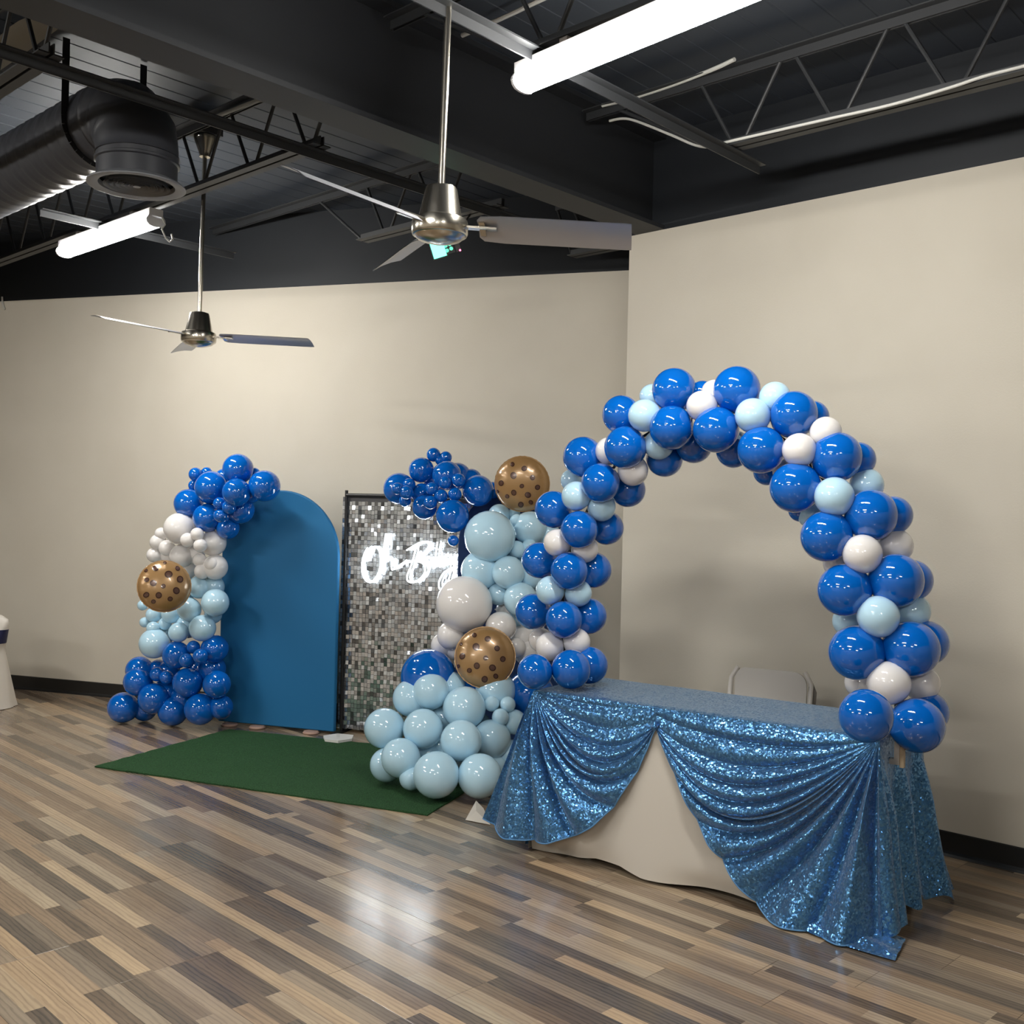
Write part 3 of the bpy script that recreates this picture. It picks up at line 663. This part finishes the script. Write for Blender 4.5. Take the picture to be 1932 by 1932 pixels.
def gdepth(y):
    pts = [(840, 6.80), (945, 6.72), (1005, 6.42), (1140, 6.34), (1270, 6.18), (1375, 5.98), (1465, 5.80), (1520, 5.75)]
    for (a, da), (b, db) in zip(pts, pts[1:]):
        if y <= b: return da+(db-da)*max(0, (y-a))/(b-a)
    return pts[-1][1]
o = thing('balloon_garland', 'balloon garland falling from the shimmer wall to a pale blue pile', 'balloon garland', (-.4, 6.0, 0), 'balloon garlands on the backdrops')
for q in RIGHT.replace('\n', '').split(';'):
    x, y, r, c, ly = q.split(); x, y, r = float(x), float(y), float(r)
    r *= {'b': 1.15, 'm': 1.07}.get(ly, 1.05); Y = gdepth(y)+{'ff': -.17, 'f': -.08, 'm': 0, 'b': .09}[ly]
    p = at(x, y, Y); rr = r*Y/F
    if p.z < rr+.022:
        f = 1-(rr+.022-p.z)/max(.2, (CAM.z-p.z)); p = CAM+(p-CAM)*f; rr = r*p.y/F
    balloon(o, p, rr, c, at(x*.6+880*.4, y, gdepth(y)+.1))

# foil cookie balloons
def cookie(px, py, rpx, Y, face, spots, rot, label):
    c = at(px, py, Y); R = rpx*Y/F; n = Vector(face).normalized(); u = V(0, 0, 1).cross(n).normalized(); v = n.cross(u)
    cu, su = cos(rot), sin(rot); u, v = u*cu+v*su, v*cu-u*su
    hgt = R*.40
    o = thing('foil_balloon', label, 'foil balloon', c, 'round chocolate chip cookie foil balloons')
    def surf(x, y, side=1):
        r = sqrt(x*x+y*y); a = math.atan2(y, x)
        z = hgt*max(0, 1-r**2.3)**.62*(1+.05*smoothstep(.6, .95, r)*sin(23*a+2*sin(3*a)))
        return c+u*(x*R)+v*(y*R)+n*(side*z)
    m = MB()
    for side in (1, -1):
        vs = [surf(0, 0, side)]; fs = []; K, N = 14, 72
        for i in range(1, K+1):
            r = sin(pi/2*i/K)
            for j in range(N): a = 2*pi*j/N; vs.append(surf(r*cos(a), r*sin(a), side))
        for j in range(N): fs.append((0, 1+j, 1+(j+1) % N))
        for i in range(K-1):
            for j in range(N): fs.append((1+i*N+j, 1+(i+1)*N+j, 1+(i+1)*N+(j+1) % N, 1+i*N+(j+1) % N))
        m.add(vs, fs, M['foil'])
    m.build('foil_body', o, auto=75)
    m = MB(); vs = []; N = 72
    for rr, dz in ((.985, .0), (1.03, .0)):
        for j in range(N):
            a = 2*pi*j/N; k = rr+(.006*sin(31*a) if rr > 1 else 0); vs.append(c+u*(k*R*cos(a))+v*(k*R*sin(a))+n*(R*.012*sin(29*a)*(rr > 1)))
    fs = [(j, (j+1) % N, N+(j+1) % N, N+j) for j in range(N)]; m.add(vs, fs, M['foil']); m.build('seam_rim', o)
    m = MB()
    for sx, sy, sr in spots:
        for lift, k, mt in ((.0022, 1, M['chip']), (.0034, .66, M['chip_in'])):
            vs = []; fs = []; N = 18
            def pt(x, y):
                r = sqrt(x*x+y*y)
                if r > .965: x, y = x*.965/r, y*.965/r
                e = .01; p = surf(x, y); nn = (surf(x+e, y)-p).cross(surf(x, y+e)-p)
                if nn.dot(n) < 0: nn = -nn
                return p+nn.normalized()*lift
            sr *= 1.0
            vs.append(pt(sx, sy))
            for i in (1, 2):
                for j in range(N): a = 2*pi*j/N; w = 1.22+.05*sin(2*a+sx*9); vs.append(pt(sx+sr*k*i/2*w*cos(a), sy+sr*k*i/2*w*sin(a)))
            fs = [(0, 1+j, 1+(j+1) % N) for j in range(N)]+[(1+j, 1+N+j, 1+N+(j+1) % N, 1+(j+1) % N) for j in range(N)]
            m.add(vs, fs, mt)
    m.build('chip_print', o)
    m = MB(); a = radians(-140); q = c+(u*cos(a)+v*sin(a))*(R*1.02)
    m.prism([q-u*.012, q+v*.012, q+(u*cos(a)+v*sin(a))*.03+v*.008, q+(u*cos(a)+v*sin(a))*.03-u*.008], n*.002, M['foil']); m.build('inflation_tail', o, smooth=False)
SA = [(x-1412, 440-y, r) for x, y, r in ((1345, 293, 14), (1437, 322, 17), (1358, 375, 21), (1262, 435, 18), (1252, 350, 9), (1500, 388, 16), (1423, 452, 14), (1538, 460, 16), (1362, 503, 18), (1468, 518, 19), (1310, 532, 14), (1413, 592, 18), (1488, 573, 14), (1232, 500, 10))]
SA = [(x/206, y/206, r/206) for x, y, r in SA]
SB = [((x-500)/190, (1105-y)/190, r/190) for x, y, r in ((432, 977, 18), (590, 977, 15), (523, 1023, 23), (605, 1060, 21), (372, 1062, 14), (416, 1088, 19), (486, 1112, 14), (579, 1145, 21), (370, 1172, 17), (455, 1178, 19), (536, 1205, 15), (420, 1222, 13), (368, 990, 11), (500, 933, 10))]
def face_to(px, py, Y, dx=0, dz=0): return (CAM-at(px, py, Y)).normalized()+V(dx, 0, dz)
cookie(985, 913, 51.5, 6.42, face_to(985, 913, 6.6, -.15, -.05), SA, 0, 'cookie foil balloon at the top of the right garland, above pale blue balloons')
cookie(310, 1106, 48, 7.02, face_to(310, 1106, 7, .10, .10), SB, 0, 'cookie foil balloon on the left garland, below the white balloons')
cookie(915, 1240, 56.5, 6.08, face_to(915, 1240, 6, -.08, .08), SA, .05, 'cookie foil balloon low on the right garland, above the pale blue pile')

# ------------------------------------------------------------------ backdrops
def arch_panel(name, label, base, d, nrm, w, h, th, m_, foot=True, edge=None):
    o = thing(name, label, 'backdrop', base, 'round topped backdrop panels')
    pts = [V(0, 0, 0)]; r = w/2
    prof = [(0, .02), (w, .02)]+[(r+r*cos(a), h-r+r*sin(a)) for a in [pi*i/40 for i in range(41)]]
    P = [base+d*x+V(0, 0, z) for x, z in prof]
    m = MB(); m.prism(P, -nrm*th, m_)
    ob = m.build('panel_cover', o, auto=30)
    bv = ob.modifiers.new('soft_edge', 'BEVEL'); bv.width = .008; bv.segments = 2; bv.limit_method = 'ANGLE'
    if foot:
        for x in (w*.12, w*.36, w*.82):
            m = MB(); m.lathe([(.055, .001), (.058, .008), (.05, .018), (.01, .020)], base+d*x+nrm*.02, M['foot'], n=20); m.build('foot', o)
    return o
bw = 243*7.33/F*1.02
pb = at_plane(411, 1366, PB, PN); pb.z = 0
h1 = at_plane(528, 925, PB, PN).z
arch_panel('backdrop_panel', 'mid blue fabric backdrop panel with a round top, left of the shimmer wall', pb, PD, PN, bw, h1, .035, M['panel'])
nd = PD; nn_ = V(nd.y, -nd.x, 0)
nb = at(862, 1100, 6.90); nb.z = 0
arch_panel('backdrop_panel', 'dark navy backdrop panel with a round top behind the right garland', nb, nd, nn_ if nn_.y < 0 else -nn_, .78, at(940, 918, 6.80).z, .035, M['navy'], foot=False)

# shimmer wall of mirror squares in a black frame
SB0 = PB-PN*.10; sl = at_plane(637, 1380, SB0, PN); sl.z = 0
sw, sz0, sz1 = 1.02, .03, at_plane(690, 938, SB0, PN).z
o = thing('shimmer_wall', 'silver shimmer wall of tiny mirror squares on a black frame', 'shimmer wall', sl)
m = MB(); m.prism([sl+V(0, 0, sz0), sl+PD*sw+V(0, 0, sz0), sl+PD*sw+V(0, 0, sz1), sl+V(0, 0, sz1)], -PN*.012, mat('clear_backing', (.10, .10, .11), .4)); m.build('backing_panel', o, smooth=False)
m = MB(); m.tone = []; cw, ch = .0245, .030; nx, nz = int(sw/cw), int((sz1-sz0)/ch); rnd = random.Random(3)
for i in range(nx):
    zo = rnd.uniform(-.01, .01)
    for j in range(nz):
        cx, cz = (i+.5)*cw, sz0+(j+.5)*ch+zo*.4
        a, b_ = rnd.gauss(0, .07), rnd.gauss(0.0, .07); sd = cw*.46; sh = ch*.46
        c = sl+PD*cx+V(0, 0, cz)+PN*.006
        ax = (PD+PN*a).normalized(); az = (V(0, 0, 1)+PN*b_).normalized()
        m.add([c-ax*sd-az*sh, c+ax*sd-az*sh, c+ax*sd+az*sh, c-ax*sd+az*sh], [(0, 1, 2, 3)], M['mirror'])
        k = rnd.choice((.2, .42, .6, .68, .74, .8, .86, .92)); m.tone.append((k*.90, k*.95, k*1.03))
m.build('mirror_squares', o, smooth=False, kind='stuff')
fr = M['black_plastic']
m = MB(); m.tube([sl+PD*.036+PN*.02+V(0, 0, .01), sl+PD*.036+PN*.02+V(0, 0, sz1+.045)], .011, fr, 12); m.build('post', o)
m = MB(); m.tube([sl+PD*(sw+.012)+V(0, 0, 0), sl+PD*(sw+.012)+V(0, 0, sz1+.05)], .011, fr, 12); m.build('post', o)
m = MB(); m.tube([sl+PD*.036+PN*.02+V(0, 0, sz1+.012), sl+PD*(sw+.012)+PN*.02+V(0, 0, sz1+.012)], .013, fr, 12); m.build('crossbar', o)
m = MB()
for x in (.036, sw+.012): m.box(sl+PD*x+V(0, 0, .008), (PD, PN, V(0, 0, 1)), (.02, .14, .008), fr)
m.build('base_feet', o, smooth=False)

# neon sign "Oh Baby"
NP = SB0+PN*.034
def npx(x, y): return at_plane(640+x/7.43, 980+y/7.43, NP, PN)
ST = [[(395, 590), (402, 520), (440, 425), (505, 380), (560, 440), (582, 560), (572, 680), (520, 810), (430, 882), (350, 820), (318, 700), (330, 560), (368, 450), (400, 400)],
      [(655, 205), (640, 330), (612, 480), (592, 640), (582, 765)], [(655, 205), (690, 225), (672, 330), (630, 520)],
      [(592, 640), (632, 560), (690, 525), (735, 570), (742, 640), (745, 700), (790, 690), (860, 640), (955, 572)],
      [(1080, 430), (1045, 560), (1003, 690), (962, 790), (972, 860), (1040, 882), (1130, 842), (1208, 745), (1208, 645), (1150, 597), (1090, 582), (1160, 500), (1235, 425), (1268, 350), (1205, 312), (1100, 345), (955, 432)],
      [(1292, 545), (1240, 530), (1198, 585), (1228, 640), (1285, 600), (1305, 545), (1318, 640), (1345, 630)],
      [(1390, 318), (1372, 470), (1352, 645), (1400, 645), (1440, 590), (1405, 545), (1360, 590)],
      [(1440, 600), (1462, 500), (1472, 610), (1530, 632), (1588, 485), (1580, 640), (1562, 800), (1500, 950), (1432, 978), (1412, 890), (1472, 760), (1570, 690), (1650, 660)]]
o = thing('neon_sign', 'white glowing script neon sign reading Oh Baby on the shimmer wall', 'neon sign', npx(800, 600))
def crv(pts, k=7):
    P = pts; out = []
    for i in range(len(P)-1):
        p0, p1, p2, p3 = [V(*q, 0) for q in (P[max(0, i-1)], P[i], P[i+1], P[min(len(P)-1, i+2)])]
        for j in range(k): u = j/k; out.append(.5*((2*p1)+(p2-p0)*u+(2*p0-5*p1+4*p2-p3)*u*u+(3*p1-p0-3*p2+p3)*u**3))
    out.append(V(*P[-1], 0)); return out
for i, s in enumerate(ST):
    m = MB(); m.tube([npx(p.x, p.y)+PN*(.003*i) for p in crv(s)], .0040, M['neon'], 8); m.build('neon_tube', o)
hull = [(250, 500), (330, 330), (520, 300), (600, 180), (700, 180), (800, 340), (900, 400), (1120, 270), (1300, 260), (1440, 280), (1560, 420), (1720, 480), (1720, 720), (1640, 860), (1540, 1010), (1400, 1030), (1330, 880), (1200, 900), (1060, 960), (930, 900), (860, 760), (600, 800), (520, 930), (400, 960), (270, 850), (240, 660)]
m = MB(); m.prism([npx(p.x, p.y)-PN*.010 for p in crv(hull+[hull[0]], 4)[:-1]], -PN*.004, M['acrylic']); m.build('clear_backing', o, smooth=False)
for x, y in ((480, 430), (640, 300), (1100, 420), (1380, 420)):
    m = MB(); m.tube([npx(x, y)-PN*.014, npx(x, y)-PN*.030], .005, M['steel'], 8); m.build('standoff', o)

# white board foot left standing on the grass
q = at_z(638, 1394, .022)
m = MB(); m.prism([at_z(x, y, .014) for x, y in ((610, 1392), (613, 1399), (638, 1402), (664, 1398), (667, 1391), (638, 1388))], (0, 0, .016), M['acrylic_white'])
o = m.build('stand_base', smooth=False, origin=q); tag(o, 'small flat white hexagonal stand base lying on the green grass carpet', 'stand')
m = MB(); m.box(at_z(638, 1394, .03)+V(0, 0, .05), (PD, PN, V(0, 0, 1)), (.012, .0015, .05), M['acrylic']); m.build('clear_post', o, smooth=False)

# grass carpet
G0, G1, G2, G3 = at_z(178, 1448, 0), at_z(806, 1540, 0), at_z(806, 1540, 0), None
gx = (G1-G0); gy = V(.156, .413, 0).normalized()*1.35
gl = at_z(428, 1379, 0)-G0
def gsurf(u, v):
    p = G0+gx*u+gl*(v*(1-u))*1.02+gy*(v*u)
    z = .010+.005*mnoise.noise(p*5)+.014*max(0, mnoise.noise(V(p.x*1.6+p.y*2.6, p.x*.6, 0)))**1.5
    e = min(u, 1-u, v, 1-v)
    w = .004*mnoise.noise(p*9)
    return V(p.x+w, p.y+w, z if e > .001 else .009+.004*mnoise.noise(p*14))
m = MB(); m.grid(gsurf, 90, 60, M['grass']); m.grid(lambda u, v: gsurf(u, v)*1+V(0, 0, -gsurf(u, v).z+.0015), 30, 20, M['black_plastic'])
N = 90
for fn in ((lambda i: gsurf(i/N, 0)), (lambda i: gsurf(0, i/N)), (lambda i: gsurf(1, i/N))):
    vs = []
    for i in range(N+1): p = fn(i); vs += [p, V(p.x, p.y, .0012)]
    m.add(vs, [(2*i, 2*i+1, 2*i+3, 2*i+2) for i in range(N)], M['grass'])
tag(m.build('grass_carpet'), 'dark green artificial grass carpet in front of the backdrops', 'carpet')

# ------------------------------------------------------------------ table and cloths
o = thing('folding_table', 'folding table hidden under the blue sequin cloth', 'table', T(TL/2, TD/2, 0))
m = MB(); m.box(T(TL/2, TD/2, TH-.03), (TX, TY, V(0, 0, 1)), (TL/2-.022, TD/2-.022, .02), M['chair']); m.build('tabletop', o, smooth=False)
for x in (.16, TL-.16):
    for y in (.08, TD-.08):
        m = MB(); m.tube([T(x, y, 0), T(x, y, TH-.05)], .013, M['chair_grey'], 10); m.build('leg', o)

# white under-cloth
o = thing('under_tablecloth', 'plain white tablecloth showing under the parted sequin cloth', 'tablecloth', T(TL/2, 0, 0))
m = MB()
def low(x):     # height of the white hem along the front
    pts = [(-.05, 0.0), (.1, .0), (.25, .012), (.34, .03), (.48, .035), (.60, .012), (.70, .012), (.85, .02), (1.05, .02), (1.2, .01), (1.6, .01)]
    for (a, za), (b, zb) in zip(pts, pts[1:]):
        if x <= b: return za+(zb-za)*(x-a)/(b-a)
    return .01
def front(u, v):
    x = -.01+u*(TL-.002); z1 = low(x)+.004; z = (TH-.012)*(1-v)+z1*v
    y = -.002-.035*v*(.5+.5*sin(x*11+1))-.02*v+.05*v*smoothstep(.3, .1, x)
    return T(x, y+(.03*smoothstep(.9, 1, v)*(.5+.5*sin(x*8))), z)
m.grid(front, 80, 24, M['white_cloth'])
m.build('front_drop', o, auto=180)
m = MB(); m.grid(lambda u, v: T(-.005-.02*v, u*TD, (TH-.012)*(1-v)+.004), 10, 10, M['white_cloth']); m.grid(lambda u, v: T(TL-.012, u*TD, (TH-.012)*(1-v)+.08*v), 10, 10, M['white_cloth'])
m.grid(lambda u, v: T(u*TL, TD+.002, (TH-.012)*(1-v)+.01), 10, 10, M['white_cloth']); m.build('end_drops', o)
m = MB(); A = [at_z(878, 1547, .003), at_z(898, 1523, .003)+V(0, 0, .035), at_z(912, 1532, .003)+V(0, 0, .02), at_z(925, 1556, .004), at_z(898, 1541, .003)+V(0, 0, .03)]
m.add(A, [(0, 4, 1), (4, 2, 1), (0, 3, 4), (4, 3, 2)], M['white_cloth']); m.build('corner_fold', o, smooth=False)

# sequin cloth
o = thing('sequin_tablecloth', 'shimmering blue sequin tablecloth gathered up at the front middle', 'tablecloth', T(TL/2, TD/2, TH))
m = MB()
def topf(u, v):
    x, y = -.01+u*(TL+.02), -.01+v*(TD+.02)
    e = min(u*TL, (1-u)*TL, v*TD, (1-v)*TD); z = TH+.004-.010*(1-smoothstep(0, .02, e))
    return T(x, y, z+.0015*mnoise.noise(V(x*9, y*9, 0)))
m.grid(topf, 60, 24, M['sequin'])
m.build('top_cloth', o, auto=180)
FP = T(0, -.035, 0)
def pl(x, y, d=-.035):
    p = at_plane(x, y, T(0, d, 0), TY); return V((p-TFL).dot(TX), d, max(.006, p.z))
def resample(pts, n):
    L = [0]
    for a, b in zip(pts, pts[1:]): L.append(L[-1]+(b-a).length)
    out = []
    for i in range(n+1):
        s = L[-1]*i/n; k = 0
        while k < len(L)-2 and L[k+1] < s: k += 1
        f = (s-L[k])/max(1e-9, L[k+1]-L[k]); out.append(pts[k].lerp(pts[k+1], f))
    for _ in range(2):
        out = [out[0]]+[(out[i-1]+out[i]*2+out[i+1])/4 for i in range(1, n)]+[out[-1]]
    return out
PIN = V(.632, -.022, .668)
Lc = V(-.008, -.012, TH); Rc = V(TL+.008, -.012, TH)
hemL = [PIN, pl(1222, 1413, -.03), pl(1205, 1450, -.04), pl(1182, 1488, -.05), pl(1155, 1525, -.06), pl(1122, 1558, -.07), pl(1082, 1578, -.08), pl(1040, 1588, -.085), pl(1000, 1586, -.085), pl(960, 1578, -.08), pl(930, 1562, -.07), pl(917, 1543, -.06)]
hemR = [PIN, pl(1250, 1405, -.03), pl(1268, 1450, -.04), pl(1300, 1520, -.05), pl(1340, 1592, -.06), pl(1400, 1675, -.08), pl(1432, 1712, -.09), pl(1455, 1738, -.10), V(1.27, -.15, .010), V(1.40, -.15, .008), V(1.50, -.14, .008), V(1.58, -.10, .010), V(1.60, -.06, .012), V(1.60, -.018, .02)]
def swag(C, hem, nf, name, sgn, K0, kd):
    NU, NV = 70, 190; v0 = .40
    E1 = V(PIN.x, -.012, TH); Hm = resample(hem, 160)
    def hp(h):
        i = h*160; k = int(min(159, i)); return Hm[k].lerp(Hm[k+1], i-k)
    last = Hm[-1]
    def ridge(ph): return 2*abs(cos(ph/2))**.75-1.08
    def fn(u, v):
        if v <= v0:
            q = v/v0; h = 0; e = E1.lerp(PIN, smoothstep(0, .45, q)); K = ((C+e)/2).lerp(K0, q)
        else:
            h = ((v-v0)/(1-v0))**1.15; q = 1; e = hp(h); K = K0.lerp(C.lerp(last, .45), h**.75)
        p = C*(1-u)**2+K*(2*u*(1-u))+e*u*u
        g = smoothstep(0, .35, u)
        pin = 1-smoothstep(.45, 1, u)*(1-smoothstep(.0, .35, h))
        w = mnoise.noise(V(v*6+sgn, u*1.1, sgn)); w2 = mnoise.noise(V(v*14, u*.8+2, sgn))
        ph = 2*pi*nf*(v**.92)+1.3*w+sgn
        amp = g*(.25+.75*pin)*(.016+.014*q+.022*h*u)*(1-.45*smoothstep(.8, 1, u)*smoothstep(0, .1, h)*smoothstep(.75, .4, h))*(.8+.5*w2)*smoothstep(0, .06, v)
        bulge = .035*sin(pi*u)*min(1, v/.3)*(1-h*.7)
        y = p.y-bulge-amp*ridge(ph)-.3*amp
        p = V(p.x+kd*amp*.2*sin(ph)*h, min(-.006, y), max(.005, p.z))
        return T(p.x, p.y, p.z)
    mm = MB(); mm.grid(fn, NU, NV, M['sequin']); ob = mm.build(name, o, auto=180)
    hm = MB(); pts = [fn(1, v0+(1-v0)*i/150) for i in range(3, 151)]; hm.tube(pts, .003, M['hem'], 6); hm.build('hem', ob)
    return fn
swag(Lc, hemL, 9.5, 'left_swag', 1.0, V(.42, -.05, .16), 1)
right_fn = swag(Rc, hemR, 11.5, 'right_swag', 2.0, V(.95, -.06, .02), -1)
# strip of cloth between the table edge and the swags, and the gather
m = MB(); m.lathe([(.004, -.02), (.014, -.010), (.016, 0), (.010, .012), (.003, .02)], T(PIN.x, PIN.y-.012, PIN.z), M['sequin'], axis=V(0, 0, 1), n=14); m.build('gather', o)
# corner fold pooled on the floor at the right front
def pool(u, v):
    a = [V(1.34, -.15, .012), V(1.45, -.19, .006), V(1.69, -.20, .006)]; b = [V(1.40, -.05, .05), V(1.56, -.03, .055), V(1.675, .0, .010)]
    def q(p, t): return p[0]*(1-t)**2+p[1]*(2*t*(1-t))+p[2]*t*t
    p = q(a, u).lerp(q(b, u), v); z = p.z+.022*abs(sin(v*7+u*3))*(1-u*.6)*smoothstep(0, .2, v)
    return T(p.x, p.y, max(.004, z))
m = MB(); m.grid(pool, 30, 16, M['sequin']); m.build('pooled_corner', o, auto=180)
# right end drop with wavy hem
def endf(u, v):
    y = -.012+u*(TD+.082); flare = .05+.10*u**3
    x = TL+.012+flare*v*(.35+.65*v)+(.028*sin(u*15+1.0)+.014*sin(u*31))*smoothstep(0, .5, v)*(1-.6*u*(u < .3))
    yy = y+.06*v*u**4; zb = .055-.045*smoothstep(.45, 1, u)+.012*sin(u*40)
    if u < .25: x += .02*v
    return T(x, yy, (TH-.002)*(1-v)+zb*v)
m = MB(); m.grid(lambda u, v: right_fn(v, 1.0).lerp(endf(0, v), u)+(TX*.018-TY*.012)*sin(pi*u)*v, 14, 50, M['sequin']); m.build('corner_wrap', o, auto=180)
m = MB(); m.grid(endf, 80, 50, M['sequin']); m.build('end_drop', o, auto=180)
m = MB(); m.grid(lambda u, v: T(-.012-.03*v+.01*sin(u*17)*v, u*TD, (TH-.002)*(1-v)+.02*v), 20, 16, M['sequin']); m.grid(lambda u, v: T(u*TL, TD+.012+.02*v+.015*sin(u*40)*v, (TH-.002)*(1-v)+.02*v), 60, 16, M['sequin']); m.build('hidden_drops', o, auto=180)

# ------------------------------------------------------------------ chairs
o = thing('folding_chair', 'pale folding chair with a rounded back behind the sequin table', 'chair', at(1450, 1262, 5.15)*1)
cb = at(1449, 1264, 5.12); cx = V(.88, -.47, 0).normalized(); cy = V(.47, .88, 0).normalized()
top = cb.z; o.location = V(cb.x, cb.y, 0); o['_o'] = (cb.x, cb.y, 0)
def Cc(x, y, z): return V(cb.x, cb.y, 0)+cx*x+cy*y+V(0, 0, z)
def rrect(w, h, r, n=6):
    out = []
    for sx, sy, a0 in ((1, 1, 0), (-1, 1, 90), (-1, -1, 180), (1, -1, 270)):
        for i in range(n+1): a = radians(a0+90*i/n); out.append((sx*(w-r)+r*cos(a), sy*(h-r)+r*sin(a)))
    return out
m = MB(); m.prism([Cc(x, .0+.05*(x/.18)**2-.0, top-.13+z) for x, z in rrect(.178, .13, .07)], cy*.012, M['chair']); m.build('backrest', o, auto=40)
m = MB(); m.prism([Cc(x, -.23+z, .43) for x, z in rrect(.19, .19, .05)], (0, 0, .016), M['chair']); m.build('seat', o, auto=40)
for sx in (-1, 1):
    m = MB(); m.tube([Cc(sx*.20, -.38, .005), Cc(sx*.20, -.02, .44), Cc(sx*.198, .055, top-.06), Cc(sx*.165, .062, top-.005)], .012, M['chair'], 10); m.build('front_leg', o)
    m = MB(); m.tube([Cc(sx*.185, .10, .005), Cc(sx*.185, -.30, .43)], .011, M['chair'], 10); m.build('rear_leg', o)
m = MB(); m.prism([Cc(.183, .03, top-.24), Cc(.215, .06, top-.24), Cc(.222, .065, top-.10), Cc(.205, .06, top-.055), Cc(.19, .04, top-.07)], cy*.01, M['chair_grey']); m.build('side_bracket', o, smooth=False)

# covered chair at the far left
b0 = at_z(-50, 1334, 0); o = thing('banquet_chair', 'chair in a white stretch cover with a navy band, cut off at the left', 'chair', b0)
hx = V(.95, -.30, 0).normalized(); hy = V(.30, .95, 0).normalized()
ct = at(27, 1160, 7.85).z
def Ch(x, y, z): return b0+hx*x+hy*y+V(0, 0, z)
def back_half(z):           # half width of the cover at height z
    f = z/ct
    pts = [(0, .275), (.05, .268), (.35, .250), (.62, .232), (.80, .275), (.90, .300), (.96, .295), (.985, .275), (1.0, .235)]
    for (a, wa), (b, wb) in zip(pts, pts[1:]):
        if f <= b: return wa+(wb-wa)*(f-a)/(b-a)
    return .21
def cov(z0, z1, th, mt, nm, par, grow=0, n=24):
    mm = MB(); vs = []; K = 40
    for i in range(n+1):
        z = z0+(z1-z0)*i/n; hw = back_half(z)+grow; d = .035+th*(1-z/ct)+grow
        for k in range(K):
            a = 2*pi*k/K; ca, sa = cos(a), sin(a); x = hw*math.copysign(abs(ca)**.45, ca); y = d*math.copysign(abs(sa)**.7, sa)
            w = 1+.03*sin(9*a)*(1-z/ct)**2
            vs.append(Ch(x*w, y*w+.0, z))
    fs = [(i*K+k, i*K+(k+1) % K, (i+1)*K+(k+1) % K, (i+1)*K+k) for i in range(n) for k in range(K)]
    fs += [tuple(range(K-1, -1, -1)), tuple(n*K+k for k in range(K))]
    mm.add(vs, fs, mt); return mm.build(nm, par, auto=60)
cov(.004, ct, .20, M['cover'], 'stretch_cover', o)
cov(ct*.70, ct*.85, .20, M['sash'], 'navy_band', o, grow=.004, n=8)
m = MB(); m.prism([Ch(.24, -.20, .003), Ch(.36, -.24, .003), Ch(.345, -.10, .003), Ch(.30, -.06, .003)], (0, 0, .03), M['cover']); m.build('foot_pocket', o, smooth=False)
m = MB(); m.prism([Ch(.12, -.30, .003), Ch(.25, -.35, .003), Ch(.24, -.22, .003), Ch(.16, -.16, .003)], (0, 0, .03), M['cover']); m.build('foot_pocket', o, smooth=False)

for ob in bpy.data.objects:
    if '_o' in ob: del ob['_o']
